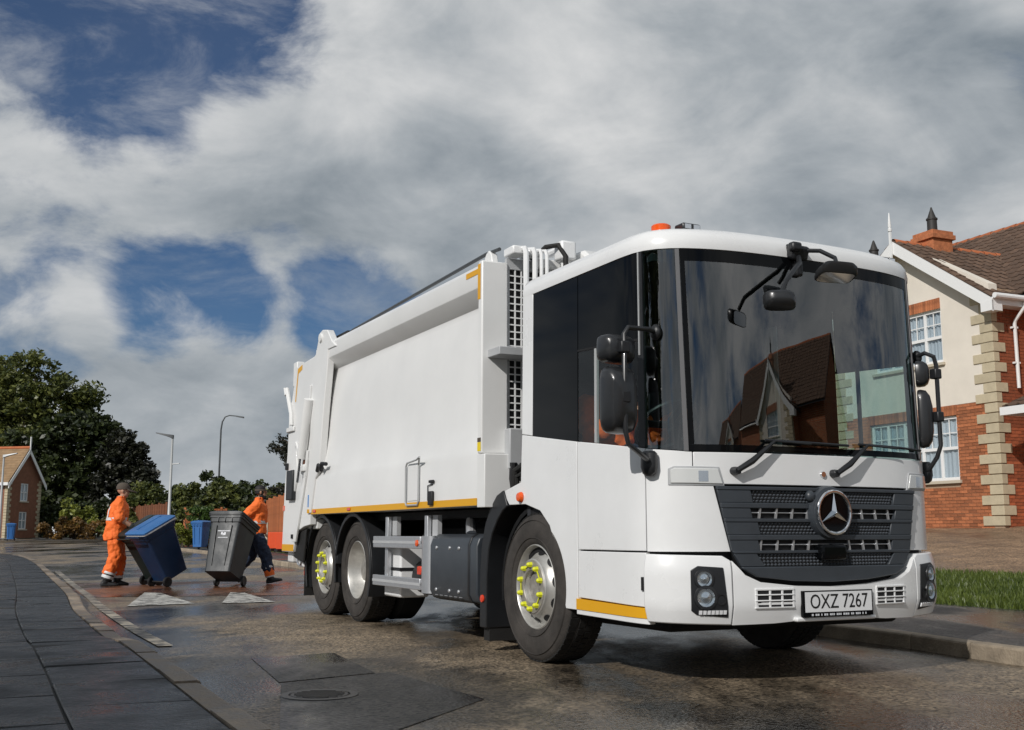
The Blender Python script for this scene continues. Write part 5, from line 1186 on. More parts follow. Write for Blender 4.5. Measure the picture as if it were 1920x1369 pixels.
# --- bumper
def boff(s, z):
    t = (z - .37) / .4; c = .045 - .035 * max(0, .25 - t) / .25 - .02 * max(0, t - .8) / .2
    return c + .022 * max(0, 1 - abs(s) / .8)
topc = [(-.735, .738), (-.66, .655), (-.56, .612), (-.30, .585), (0, .576), (.30, .585), (.56, .612), (.66, .655), (.735, .738)]
patch([(-.73, .362), (-.45, .366), (-.2, .382), (.2, .382), (.45, .366), (.73, .362)] + topc[::-1], 0, .09, 'white_paint', 'bumper', zstep=.04, offf=boff, bevel=.008, ang=45)
for f in ((lambda p: p), mir):
    patch(f([(-1.243, .378), (-.737, .362), (-.742, .740), (-.79, .768), (-1.243, .778)]), 0, .09, 'white_paint', 'bumper_corner', zstep=.04, offf=boff, bevel=.008, ang=45)
    hl = patch(f([(-.955, .425), (-.765, .408), (-.795, .70), (-.945, .71), (-.985, .685), (-.985, .45)]), 0, .03, 'black_plastic', 'headlight', zstep=.04, offf=lambda s, z: boff(s, z) + .006, bevel=.004)
    sg = f([(-1, 0)])[0][0]
    for (s, z, r) in ((.912, .635, .046), (.905, .527, .054)):
        p = Vector(cabp(sg * s, z, boff(s, z) + .002)); d = Vector((.95, sg * .3, 0)).normalized(); q = d.to_track_quat('Z', 'Y').to_matrix().to_4x4()
        for nm, prof, mt in (('lamp_bezel', [(r * 1.35, 0.0), (r * 1.3, .012), (r * 1.02, .014), (r, .004)], 'mirror_plastic'), ('lamp_reflector', [(r, .010), (r * .72, .004), (r * .45, .006), (0, .018)], 'lamp_reflector'), ('lamp_lens', [(r, .012), (r * .7, .022), (0, .028)], 'window_glass')):
            mb = MB(); mb.lathe(prof, (0, 0, 0), 'z', 24); me = mb.mesh(nm, mt); me.transform(Matrix.Translation(p) @ q); link(nm, me, hl)
    p = Vector(cabp(sg * .815, .515, boff(.82, .5) + .006)); q = Vector((.95, sg * .25, 0)).normalized().to_track_quat('Z', 'Y').to_matrix().to_4x4(); mb = MB(); mb.lathe([(.034, .006), (.026, .006), (.022, -.01), (0, -.01)], (0, 0, 0), 'z', 20); me = mb.mesh('fog_socket', 'gap_black'); me.transform(Matrix.Translation(p) @ q); link('fog_socket', me, hl)
    for k in range(7):
        s = .935 - .024 * k; patch(f([(-s - .009, .428), (-s + .009, .428), (-s + .009, .452), (-s - .009, .452)]), 0, .01, 'led_white', 'led', hl, offf=lambda a, z: boff(a, z) + .013, bevel=0)
    # lower air vents
    vt = patch(f([(-.575, .462), (-.335, .462), (-.335, .565), (-.60, .572)]), 0, .01, 'gap_black', 'air_vent', offf=lambda s, z: boff(s, z) + .002, bevel=0)
    for (z0, z1) in ((.4995, .5075), (.5335, .5415), (.456, .466), (.563, .575)): patch(f([(-.60, z0), (-.33, z0), (-.33, z1), (-.60, z1)]), 0, .012, 'white_paint', 'vent_bar', vt, offf=lambda s, z: boff(s, z) + .008, bevel=.002)
    for s in (.335, .415, .50, .592): patch(f([(-s - .007, .46), (-s + .007, .46), (-s + .007, .57), (-s - .007, .57)]), 0, .012, 'white_paint', 'vent_bar', vt, offf=lambda a, z: boff(a, z) + .006, bevel=.002)
    # side marker lens above the bumper corner
    ln = patch(f([(-1.085, 1.200), (-.765, 1.195), (-.795, 1.288), (-1.06, 1.292), (-1.085, 1.28)]), .014, .03, 'clear_lens', 'indicator_lens', bevel=.006)
    patch(f([(-1.10, 1.188), (-.752, 1.184), (-.785, 1.30), (-1.065, 1.304), (-1.10, 1.288)]), .006, .03, 'grey_paint', 'lens_seal', ln, bevel=.004)
    patch(f([(-.92, 1.21), (-.86, 1.21), (-.86, 1.275), (-.92, 1.275)]), .0155, .004, 'lamp_reflector', 'bulb', ln, bevel=0)
# number plate
pl = MB().box(1.778, 1.806, -.282, .282, .398, .556).build('number_plate', 'privacy_glass', TR, bevel=.004)
MB().box(1.807, 1.809, -.268, .268, .428, .548).build('plate_face', 'plate_white', pl, smooth=False)
Mx = Matrix.Translation((1.8102, 0, .487)) @ Matrix(((0, 0, 1, 0), (1, 0, 0, 0), (0, 1, 0, 0), (0, 0, 0, 1)))
text_mesh('plate_lettering', 'OXZ 7267', .122, 'letter_black', pl, Mx, .0008, sx=.86)
k = MB(); y = -.22
while y < .22:
    w_ = random.choice((.008, .011, .014)); k.box(1.8065, 1.8075, y, y + w_, .406, .418); y += w_ + random.choice((.004, .004, .016))
k.build('plate_footer', 'letter_white', pl, smooth=False)
MB().box(1.74, 1.79, -.32, .32, .372, .40).build('plate_ledge', 'white_paint', TR, bevel=.01)
# wipers
for s0 in (-.69, .062):
    w_ = MB(); w_.lathe([(0, .05), (.022, .05), (.026, .02), (.026, -.02)], cabp(s0, 1.275, .0), 'x', 12)
    w_.tube([cabp(s0, 1.275, .045), cabp(s0 + .10, 1.335, .055), cabp(s0 + .27, 1.462, .05)], [.017, .020, .009], 8); w_.tube([cabp(s0 + .27, 1.462, .05), cabp(s0 + .55, 1.452, .045)], .006, 6)
    n = 16; b0, b1 = s0 + .22, min(s0 + .88, .955)
    w_.tube([cabp(b0 + (b1 - b0) * k / n, 1.468 - .012 * k / n, .022) for k in range(n + 1)], .009, 6); w_.build('wiper', 'black_plastic', TR)
# --- roof furniture
bc = MB(); bc.lathe([(.068, 2.815), (.068, 2.835), (.064, 2.838), (.064, 2.868), (.056, 2.876), (0, 2.879)], (1.33, -.93, 0), 'z', 28); bco = bc.build('beacon', 'beacon_orange', TR)
MB().lathe([(.085, 2.76), (.078, 2.818), (.06, 2.82)], (1.33, -.93, 0), 'z', 24).build('beacon_base', 'white_paint', bco)
for (y, x) in ((-.80, 1.44), (.98, 1.36)):
    m = MB(); m.box(x - .05, x + .05, y - .07, y + .07, 2.815, 2.868); mo = m.build('roof_lamp', 'mirror_plastic', TR, bevel=.012)
    for k in (-1, 1): MB().box(x + .045, x + .055, y + k * .034 - .024, y + k * .034 + .024, 2.828, 2.858).build('lamp_glass', 'lamp_reflector', mo, smooth=False)
# front mirrors hung from the roof edge
def headm(c, ax, ay, az, name, parent, back=.35):
    """rounded mirror housing: ax half width, ay half height, az half depth"""
    c, ax, ay, az = Vector(c), Vector(ax), Vector(ay), Vector(az); mb = MB(); rings = []
    for f, s in ((-1, .42), (-.72, .78), (-.2, .96), (.55, 1.0), (.9, .98), (1.0, .93)):
        rings.append([c + az * f + (ax * math.copysign(abs(math.cos(t)) ** .45, math.cos(t)) + ay * math.copysign(abs(math.sin(t)) ** .45, math.sin(t))) * s for t in [2*math.pi*k/20 for k in range(20)]])
    mb.loft(rings); o = mb.build(name, 'mirror_plastic', parent, ang=40)
    g = MB(); g.loft([[c + az * f + (ax * math.copysign(abs(math.cos(t)) ** .45, math.cos(t)) + ay * math.copysign(abs(math.sin(t)) ** .45, math.sin(t))) * .88 for t in [2*math.pi*k/20 for k in range(20)]] for f in (1.0, 1.012)]); g.build('mirror_glass', 'chrome', o); return o
mm = MB(); mm.obox((1.71, -.14, 2.70), (.05, 0, -.018), (0, .065, 0), (.016, 0, .045)); mm.obox((1.755, -.19, 2.72), (.03, 0, 0), (0, .04, 0), (0, 0, .032)); mm.obox((1.70, -.13, 2.60), (.03, 0, 0), (0, .03, 0), (0, 0, .06)); mo = mm.build('mirror_mount', 'black_plastic', TR, bevel=.018)
MB().tube([(1.75, -.16, 2.66), (1.80, -.20, 2.60), (1.92, -.42, 2.44), (1.94, -.47, 2.36)], .016, 8).build('mirror_arm', 'black_plastic', mo)
headm((1.95, -.50, 2.31), Vector((.10, .17, .0)).normalized() * .098, (-.01, 0, .050), Vector((-.72, .45, -.35)).normalized() * .05, 'front_mirror', mo)
MB().tube([(1.74, -.10, 2.71), (1.84, -.06, 2.69), (1.95, -.04, 2.62), (1.98, -.06, 2.58)], .014, 8).build('mirror_arm', 'black_plastic', mo)
headm((1.99, -.07, 2.525), Vector((.03, .2, .0)).normalized() * .138, Vector((.04, 0, .02)).normalized() * .055, Vector((-.35, .1, -.9)).normalized() * .045, 'front_mirror', mo)
# side mirrors
for sg in (-1, 1):
    Y_ = -1.40 if sg < 0 else 1.15
    arm = MB(); arm.tube([(1.50, -1.11, 2.13), (1.56, -1.20, 2.13), (1.60, -1.37, 2.12), (1.60, -1.40, 2.08), (1.60, -1.40, 1.50), (1.60, -1.38, 1.42), (1.54, -1.22, 1.345), (1.48, -1.15, 1.33)] if sg < 0 else
        [(1.50, 1.09, 2.13), (1.58, 1.10, 2.15), (1.63, 1.13, 2.12), (1.63, Y_, 2.06), (1.63, Y_, 1.50), (1.61, 1.13, 1.42), (1.54, 1.13, 1.345), (1.48, 1.12, 1.33)], .0155, 10); ao = arm.build('mirror_arm', 'mirror_plastic', TR)
    MB().ball((1.50, sg * 1.105, 2.13), (.045, .03, .05)).build('arm_joint', 'black_plastic', ao)
    MB().loft([ell((1.47, sg * 1.15, z), a, b_, 14) for z, a, b_ in ((1.245, .03, .02), (1.262, .055, .035), (1.30, .065, .045), (1.38, .06, .045), (1.395, .045, .03))]).build('arm_base', 'black_plastic', ao)
    headm((1.50, Y_ - sg * .02, 2.005) if sg < 0 else (1.55, 1.10, 2.005), (0.02, -.125, 0) if sg < 0 else (-.067, .075, 0), (0, 0, .088), (-.075, 0, 0) if sg < 0 else (-.034, -.030, 0), 'mirror_head', ao)
    headm((1.535, Y_ - sg * .01, 1.69) if sg < 0 else (1.55, 1.11, 1.69), (0.02, -.118, 0) if sg < 0 else (-.067, .075, 0), (0, 0, .205), (-.08, 0, 0) if sg < 0 else (-.036, -.032, 0), 'mirror_head', ao)
    for z in (2.0, 1.70): MB().box(1.575 if sg < 0 else 1.59, 1.622 if sg < 0 else 1.65, Y_ - .03, Y_ + .03, z - .035, z + .035).build('mirror_clamp', 'black_plastic', ao, bevel=.008)
# --- repeater lamps on the near side
for sg in (-1, 1):
    MB().lathe([(0, .03), (.03, .028), (.038, .012), (.04, 0)], (0, 0, 0), 'z', 18).build('side_repeater', 'amber_lens', TR, loc=(-.19, sg * 1.172, 1.165), rot=(R(90) if sg < 0 else R(-90), 0, 0))
# --- wheels
def wheel(x, y, sg, kind, name='wheel'):
    """axis along y; sg=-1 outer face towards -y"""
    R_ = .525; w = .30 if kind != 'dual' else .30
    root = MB(); prof_t = [(.30, .02), (.335, -.004), (.40, -.012), (.46, -.006), (.495, .012), (.515, .030), (.525, .055)]
    yy = lambda o: y - sg * o
    hub = MB()
    if kind in ('front', 'tag'):
        hub.lathe([(.300, .055), (.287, .045), (.280, .060), (.272, .12), (.262, .13), (.250, .115), (.235, .07), (.205, .03), (.195, .012), (.185, .006), (.125, .004), (.122, .045), (.0, .050)] if False else
                  [(.300, yy(.012)), (.292, yy(.006)), (.284, yy(.016)), (.278, yy(.055)), (.268, yy(.070)), (.252, yy(.062)), (.222, yy(.028)), (.205, yy(.012)), (.198, yy(-.012)), (.190, yy(-.018)), (.120, yy(-.020)), (.112, yy(-.008)), (.110, yy(.06)), (.0, yy(.065))], (x, 0, R_), 'y', 48)
        o = hub.build(name, 'rim_silver', TR)
        MB().lathe([(.190, yy(-.0185)), (.186, yy(-.024)), (.118, yy(-.026)), (.112, yy(-.02))], (x, 0, R_), 'y', 40).build('hub_ring', 'hub_steel', o)
        MB().lathe([(.108, yy(.02)), (.085, yy(.012)), (.06, yy(.015)), (0, yy(.018))], (x, 0, R_), 'y', 32).build('hub_cap', 'hub_steel', o)
        for k in range(10):
            a = R(36 * k + 10); cx, cz = x + .238 * math.cos(a), R_ + .238 * math.sin(a)
            er = Vector((math.cos(a), 0, math.sin(a))); et = Vector((-math.sin(a), 0, math.cos(a))); ey = Vector((0, sg, 0))
            n0 = (er * .75 + ey * .66).normalized(); n1 = n0.cross(et).normalized(); cc = Vector((cx, yy(.047), cz)) + n0 * .004
            MB().add([cc] + [cc + (et * math.cos(2*math.pi*q/12) * .040 + n1 * math.sin(2*math.pi*q/12) * .026) for q in range(12)], [(0, 1 + q, 1 + (q + 1) % 12) for q in range(12)]).build('rim_hole', 'gap_black', o, smooth=False)
        for k in range(10):
            a = R(36 * k + 18); cx, cz = x + .155 * math.cos(a), R_ + .155 * math.sin(a)
            nt = MB(); nt.lathe([(0, yy(-.064)), (.012, yy(-.058)), (.019, yy(-.048)), (.020, yy(-.028)), (.023, yy(-.022))], (cx, 0, cz), 'y', 6)
            if k % 2 == 0:
                a2 = R(36 * (k + 1) + 18); nt.bar((cx, yy(-.032), cz), (x + .155 * math.cos(a2), yy(-.032), R_ + .155 * math.sin(a2)), .008, .006, (0, 1, 0))
            nt.build('nut_indicator', 'nut_yellow', o)
    else:
        hub.lathe([(.300, yy(.010)), (.292, yy(.004)), (.284, yy(.014)), (.276, yy(.06)), (.262, yy(.085)), (.250, yy(.15)), (.22, yy(.185)), (.13, yy(.19)), (.125, yy(.12)), (.10, yy(.10)), (0, yy(.10))], (x, 0, R_), 'y', 48)
        o = hub.build(name, 'rim_silver', TR)
        MB().lathe([(.12, yy(.118)), (.11, yy(.09)), (.07, yy(.08)), (0, yy(.082))], (x, 0, R_), 'y', 24).build('hub_cap', 'hub_steel', o)
        for k in range(10):
            a = R(36 * k); MB().lathe([(0, yy(.15)), (.014, yy(.152)), (.016, yy(.19))], (x + .17 * math.cos(a), 0, R_ + .17 * math.sin(a)), 'y', 6).build('wheel_nut', 'hub_steel', o)
    ty = MB(); ty.lathe([(.296, yy(.022)), (.306, yy(.004)), (.335, yy(-.006)), (.40, yy(-.014)), (.455, yy(-.008)), (.488, yy(.004)), (.508, yy(.018)), (.518, yy(.036)), (.520, yy(.05)), (.520, yy(w - .05)), (.508, yy(w - .018)), (.40, yy(w + .014)), (.30, yy(w - .02))], (x, 0, R_), 'y', 72)
    # sidewall rings
    for r in (.345, .47): ty.lathe([(r - .004, yy(-.006 if r < .4 else -.002)), (r, yy(-.0145 if r < .4 else -.010)), (r + .004, yy(-.006 if r < .4 else -.002))], (x, 0, R_), 'y', 72)
    t_o = ty.build('tyre', 'tyre_dusty', o, ang=50)
    td = MB()
    for k in range(60):
        a = R(6 * k); 
        for j, (y0, y1) in enumerate(((.022, .085), (.098, .145), (.158, .205), (.218, .278))):
            aa = a + (R(3) if j % 2 else 0); er = Vector((math.cos(aa), 0, math.sin(aa))); et = Vector((-math.sin(aa), 0, math.cos(aa)))
            c = Vector((x, yy((y0 + y1) / 2), R_)) + er * (.518 - (.004 if j in (0, 3) else 0)); td.obox(c, et * .0215, Vector((0, (y1 - y0) / 2, 0)), er * .0085)
    td.build('tread', 'rubber', o, smooth=False)
    return o
wheel(0, -1.165, -1, 'front'); wheel(0, 1.165, 1, 'front')
XM, XR = -4.06, -5.17
for x in (XM,):
    for sg in (-1, 1): wheel(x, sg * 1.12, sg, 'dual'); 
    for sg in (-1, 1):
        ty = MB(); yy = lambda o: sg * (.78 - o); ty.lathe([(.30, yy(0)), (.46, yy(-.01)), (.515, yy(.04)), (.515, yy(.24)), (.46, yy(.29)), (.30, yy(.28))], (x, 0, .525), 'y', 48); ty.build('inner_tyre', 'rubber', TR)
wheel(XR, -1.12, -1, 'tag'); wheel(XR, 1.12, 1, 'tag')
for x, w in ((0, .8), (XM, .55), (XR, .8)): MB().tube([(x, -w, .525), (x, w, .525)], .08, 10).build('axle', 'chassis_black', TR)
# wheel well and mudguards
for sg in (-1, 1):
    ww = MB(); a_ = [R(t) for t in range(-10, 191, 10)]
    ww.loft([[(.63 * math.cos(t), sg * 1.115, .50 + .62 * math.sin(t)) for t in a_] + [(.60 * math.cos(t), sg * 1.115, .50 + .585 * math.sin(t)) for t in a_[::-1]], [(.63 * math.cos(t), sg * .70, .50 + .62 * math.sin(t)) for t in a_] + [(.60 * math.cos(t), sg * .70, .50 + .585 * math.sin(t)) for t in a_[::-1]]])
    ww.build('wheel_housing', 'chassis_black', TR)
    # grey arch trim behind the front wheel
    pts_o = [(-.47, 1.225), (-.58, 1.19), (-.68, 1.11), (-.78, .98), (-.845, .82), (-.875, .62), (-.88, .18)]; pts_i = [(-.76, .18), (-.755, .60), (-.72, .78), (-.66, .90), (-.57, 1.0), (-.48, 1.07), (-.40, 1.105)]
    ar = MB().prism(pts_o + pts_i, 'y', *(sorted((sg * 1.185, sg * .80)))).build('mudguard', 'black_plastic', TR, bevel=.008)
    MB().lathe([(0, .012), (.028, .010), (.03, 0)], (0, 0, 0), 'z', 16).build('side_marker', 'red_lens', TR, loc=(-.82, sg * 1.187, .40), rot=(R(90) if sg < 0 else R(-90), 0, 0))
    MB().box(-.87, -.77, *(sorted((sg * 1.15, sg * .80))), .08, .18).build('mud_flap', 'rubber', TR, smooth=False)
    for xc, t0, t1 in ((XM, -25, 195), (XR, 5, 205)):
        g = MB(); an = [R(t) for t in range(t0, t1 + 1, 10)]; r0, r1 = .592, .572
        g.loft([[(xc + r0 * math.cos(t), yv, .525 + r0 * math.sin(t)) for t in an] + [(xc + r1 * math.cos(t), yv, .525 + r1 * math.sin(t)) for t in an[::-1]] for yv in (sg * 1.16, sg * .72)])
        # outer lip
        g.loft([[(xc + .592 * math.cos(t), yv, .525 + .592 * math.sin(t)) for t in an] + [(xc + .552 * math.cos(t), yv, .525 + .552 * math.sin(t)) for t in an[::-1]] for yv in (sg * 1.175, sg * 1.16)])
        g.build('mudguard', 'black_plastic', TR, bevel=.004)
    MB().obox((XR - .62, sg * .95, .45), (.014, 0, .0), (0, .22, 0), (0, 0, .27)).build('mud_flap', 'rubber', TR, smooth=False)
# --- chassis
ch = MB()
for sg in (-1, 1): ch.box(-6.2, 1.2, sg * .43 - .04, sg * .43 + .04, .78, 1.05)
for x in (-5.8, -4.6, -3.3, -2.2, -1.0, .3): ch.box(x - .05, x + .05, -.39, .39, .82, 1.0)
ch.box(-6.0, -.75, -1.0, 1.0, 1.03, 1.10); ch.build('chassis_frame', 'chassis_black', TR, smooth=False)
for k, (x, y, z, r) in enumerate(((-2.5, -.85, .50, .17), (-2.45, .4, .55, .2), (-1.4, .75, .55, .22))): MB().lathe([(0, -.3), (r * .8, -.3), (r, -.24), (r, .24), (r * .8, .3), (0, .3)], (x, y, z), 'x', 20).build('air_tank', 'dark_metal', TR)
MB().box(-3.3, -1.0, -.6, .6, .45, .95).build('gearbox_mass', 'chassis_black', TR, smooth=False)
MB().box(.45, 1.35, -.95, .95, .30, .55).build('engine_tray', 'chassis_black', TR, bevel=.03)
# near-side guard, tank box, hangers, white container (and mirrored guard on the far side)
for sg in (-1, 1):
    y0, y1 = sorted((sg * 1.20, sg * 1.165))
    for z0, z1 in ((.765, .875), (.405, .505)):
        r_ = MB().box(-3.33, -2.10, y0, y1, z0, z1).build('side_guard_rail', 'aluminium', TR, bevel=.006)
        MB().box(-3.33, -2.10, y0 - .003 if sg < 0 else y0, y1 if sg < 0 else y1 + .003, (z0 + z1) / 2 - .012, (z0 + z1) / 2 + .012).build('groove', 'grey_paint', r_, smooth=False)
    MB().loft([ell((-2.01, sg * 1.14, z), .105, .065, 20) for z in (.385, .40, .862, .878)]).build('guard_end', 'aluminium', TR)
    for x in (-3.05, -2.05):
        MB().box(x - .035, x + .035, *(sorted((sg * 1.165, sg * 1.125))), .40, 1.06).build('guard_hanger', 'aluminium', TR, bevel=.004)
        MB().box(x + .04, x + .16, *(sorted((sg * 1.12, sg * 1.08))), .88, 1.06).build('hanger_bracket', 'grey_paint', TR, smooth=False)
    MB().lathe([(0, .012), (.028, .010), (.03, 0)], (0, 0, 0), 'z', 16).build('side_marker', 'amber_lens', TR, loc=(-2.16, sg * 1.203, .815), rot=(R(90) if sg < 0 else R(-90), 0, 0))
    # big rounded tank box
    prof = [(sg * 1.19, .42), (sg * 1.19, .80), (sg * 1.165, .865), (sg * 1.11, .895), (sg * .62, .895), (sg * .62, .34), (sg * 1.10, .34), (sg * 1.16, .36)]
    tkb = MB().prism(prof, 'x', -1.89, -.93).build('tank_box', 'grille_grey', TR, bevel=.012)
    MB().prism([(sg * (abs(p[0]) + .006), p[1] + (.006 if p[1] > .6 else -.006)) for p in prof], 'x', -1.09, -1.055).build('tank_strap', 'black_plastic', tkb, bevel=.004)
    for z in (.78, .43):
        for x in (-1.74, -1.46, -1.27): MB().lathe([(0, .010), (.013, .008), (.017, 0)], (0, 0, 0), 'z', 10).build('bolt', 'aluminium', tkb, loc=(x, sg * 1.191, z), rot=(R(90) if sg < 0 else R(-90), 0, 0))
    kk = MB()
    for k in range(6): kk.box(-1.76 + k * .10, -1.70 + k * .10, *(sorted((sg * 1.192, sg * 1.188))), .385, .39)
    kk.build('vent_slit', 'aluminium', tkb, smooth=False)
wc = MB().box(-3.27, -2.84, -1.10, -.80, .30, .80).build('white_container', 'white_paint', TR, bevel=.02)
MB().box(-3.275, -2.835, -1.104, -.795, .55, .58).build('strap', 'black_plastic', wc, smooth=False)
MB().tube([(-1.55, -.95, 1.02), (-1.45, -1.0, .98), (-1.40, -1.02, .90)], .045, 10).build('exhaust_pipe', 'aluminium', TR)
MB().tube([(-2.66, -.9, 1.05), (-2.66, -.95, .80), (-2.5, -.98, .70)], .012, 6).build('cable', 'rubber', TR); MB().box(-2.62, -2.52, -1.02, -.95, .52, .60).build('valve', 'red_lens', TR, bevel=.01)
# --- refuse body
def loftx(prof_fn, xs): return [prof_fn(x) for x in xs]
# side wall in profile: bottom flange, flat lower panel, bulged upper panel set in under the top rail
def bprof(ins, sg=-1):
    P_ = [(1.245, 1.115), (1.245, 1.50)]
    for z, d in ((1.56, .016), (1.66, .040), (1.80, .062), (2.0, .078), (2.2, .084), (2.4, .090), (2.6, .105), (2.70, .118), (2.745, .125)): P_.append((1.245 - d * ins, z))
    return P_
bd = MB(); xs = [-5.30, -5.24, -5.14, -5.0, -4.9, -4.7, -3.5, -2, -1.2, -1.0, -.86, -.77]
def insx(x): return 1.0
rings = []
for x in xs:
    pr = bprof(1.0); top = [(1.122, 2.752), (1.243, 2.858), (1.247, 2.868), (1.247, 3.02), (1.215, 3.06), (.95, 3.10)]
    rings.append([(x, -y, z) for y, z in pr + top] + [(x, y, z) for y, z in (pr + top)[::-1]])
bd.loft(rings); body = bd.build('compactor_body', 'body_paint', TR, ang=28)
for sg in (-1, 1):
    # front post and corner
    MB().box(-.79, -.715, *(sorted((sg * 1.252, sg * 1.02))), 1.52, 3.075).build('front_post', 'body_paint', TR, bevel=.012)
    MB().box(-.79, -.65, *(sorted((sg * 1.254, sg * .90))), 1.10, 1.515).build('front_post_foot', 'body_paint', TR, bevel=.006)
    # amber outline tape
    y0, y1 = sorted((sg * 1.2485, sg * 1.2505))
    tp = MB(); tp.box(-5.34, -.80, y0, y1, 1.118, 1.175); tp.build('reflective_strip', 'amber_tape', TR, smooth=False)
    y0, y1 = sorted((sg * 1.2535, sg * 1.255)); tp = MB(); tp.box(-.79, -.74, y0, y1, 2.76, 3.05); tp.build('reflective_strip', 'amber_tape', TR, smooth=False)
    y0, y1 = sorted((sg * 1.2485, sg * 1.2505)); MB().box(-1.03, -.795, y0, y1, 2.975, 3.02).build('reflective_strip', 'amber_tape', TR, smooth=False)
    for x in (-3.95, -5.18): MB().box(x - .05, x + .05, *(sorted((sg * 1.252, sg * 1.26))), 1.135, 1.165).build('side_marker', 'red_lens', TR, bevel=.004)
    # folding step frame, latch, warning sticker
    y_ = sg * 1.262
    lf = MB(); lf.tube([(-2.31, y_, 1.17), (-2.31, y_, 1.50), (-2.28, y_ , 1.53), (-2.0, y_ + sg * .02, 1.545), (-1.86, y_ + sg * .05, 1.56)], .009, 6); lf.tube([(-2.31, y_, 1.18), (-2.29, y_, 1.15), (-2.02, y_, 1.15), (-2.0, y_, 1.18), (-2.0, y_, 1.50), (-1.86, y_ + sg * .05, 1.56)], .009, 6); lf.build('step_frame', 'lamp_pole_grey', TR)
    MB().box(-2.29, -2.02, *(sorted((sg * 1.2475, sg * 1.2515))), 1.19, 1.50).build('step_plate', 'body_paint', TR, smooth=False)
    la = MB(); la.box(-1.76, -1.67, *(sorted((sg * 1.25, sg * 1.275))), 1.14, 1.26); la.box(-1.76, -1.66, *(sorted((sg * 1.25, sg * 1.268))), 1.33, 1.355); la.build('latch', 'dark_metal', TR, bevel=.006)
    MB().tube([(-1.80, sg * 1.255, 1.18), (-1.80, sg * 1.255, 1.31), (-1.70, sg * 1.255, 1.32)], .005, 6).build('latch_rod', 'dark_metal', TR)
    sk = MB(); sk.box(-.787, -.725, *(sorted((sg * 1.2535, sg * 1.2545))), 1.54, 1.61); sk.build('warning_sticker', 'sticker_yellow', TR, smooth=False)
    MB().box(-.787, -.725, *(sorted((sg * 1.2535, sg * 1.2545))), 1.612, 1.645).build('warning_sticker', 'cap_brown', TR, smooth=False)
# front wall of the body with louvre mesh
fw = MB(); fw.box(-.775, -.735, -1.02, 1.02, 1.10, 1.72); fw.box(-.775, -.735, -1.02, 1.02, 3.03, 3.12); fw.box(-.775, -.735, -1.02, -1.00, 1.72, 3.03); fw.box(-.775, -.735, .96, 1.02, 1.72, 3.03); fw.build('front_wall', 'grey_paint', TR, smooth=False)  # body wall coloured grey for the shade on its forward face
MB().box(-.768, -.762, -1.0, 1.0, 1.70, 3.04).build('mesh_backing', 'gap_black', TR, smooth=False)
ms = MB(); y = -1.0
while y < .97: ms.box(-.748, -.740, y - .006, y + .006, 1.72, 3.03); y += .058
z = 1.76
while z < 3.03: ms.box(-.7475, -.7405, -1.0, .96, z - .005, z + .005); z += .058
ms.build('mesh_guard', 'white_paint', TR, smooth=False)
MB().box(-.73, -.50, -1.20, -.86, 2.28, 2.345).build('cross_bracket', 'grey_paint', TR, bevel=.006)
MB().box(-.74, -.62, -1.05, -.60, 1.40, 1.72).build('control_box', 'grey_paint', TR, bevel=.01)
MB().box(-.73, -.66, -.80, .80, 3.05, 3.13).build('top_beam', 'body_paint', TR, bevel=.008)
# engine/air intake tower, hydraulic pipes above the cab
for k, (y, r) in enumerate(((-.94, .024), (-.86, .022), (-.80, .016), (-.75, .016))):
    MB().tube([(-.55, y, 1.9), (-.55, y, 3.13), (-.57, y, 3.17), (-.66, y, 3.19), (-.85, y, 3.19)], r, 8).build('hydraulic_pipe', 'white_paint', TR)
for (y, w, h) in ((-.97, .06, .07), (-.86, .03, .05), (-.79, .03, .05)): MB().box(-.78, -.60, y - w, y + w, 3.13, 3.13 + h).build('pipe_block', 'white_paint', TR, bevel=.012)
MB().tube([(-.55, -.58, 2.2), (-.55, -.58, 3.18), (-.60, -.58, 3.22), (-.80, -.58, 3.22)], .036, 10).build('hydraulic_pipe', 'white_paint', TR); MB().box(-.62, -.48, -.65, -.51, 3.10, 3.26).build('pipe_block', 'white_paint', TR, bevel=.02)
MB().tube([(-.72, -.80, 3.12), (-.62, -.72, 3.22), (-.52, -.66, 3.22), (-.47, -.62, 3.12), (-.47, -.62, 2.7)], .022, 8).build('rubber_hose', 'rubber', TR)
MB().loft([[(-.80, y, 3.0), (-.80, y, 3.22), (-.5, y, 3.20), (-.36, y, 3.10), (-.36, y, 2.6), (-.5, y, 2.4)] for y in (-.45, .75)]).build('hydraulic_tank', 'body_paint', TR, bevel=.03)
MB().box(-.62, -.40, -.98, -.55, 1.30, 1.45).build('valve_block', 'chassis_black', TR, bevel=.02); MB().tube([(-.55, -1.05, 1.20), (-.50, -1.06, 1.38), (-.40, -1.03, 1.42), (-.30, -1.0, 1.38)], .028, 8).build('rubber_hose', 'rubber', TR); MB().tube([(-.48, -1.05, 1.16), (-.46, -1.07, 1.33), (-.36, -1.05, 1.36)], .02, 8).build('rubber_hose', 'rubber', TR)
MB().tube([(-.70, -1.0, 1.12), (-.62, -1.02, 1.45)], .03, 8).build('damper', 'dark_metal', TR)
# roof-top rail, pipe and lugs
for sg in (-1, 1):
    MB().tube([(-5.05, sg * 1.03, 3.12), (-4.6, sg * 1.03, 3.17), (-1.1, sg * 1.03, 3.235), (-.85, sg * 1.03, 3.22)], .016, 8).build('roof_pipe', 'lamp_pole_dark', TR)
    for x in (-1.0,): MB().prism([(x - .16, 3.08), (x - .05, 3.22), (x + .0, 3.24), (x + .05, 3.20), (x + .08, 3.08)], 'y', *(sorted((sg * 1.06, sg * 1.0)))).build('lug', 'body_paint', TR, bevel=.008)
    MB().box(-5.0, -4.55, *(sorted((sg * 1.12, sg * .9))), 3.08, 3.15).build('ram_base', 'rubber', TR, bevel=.01)
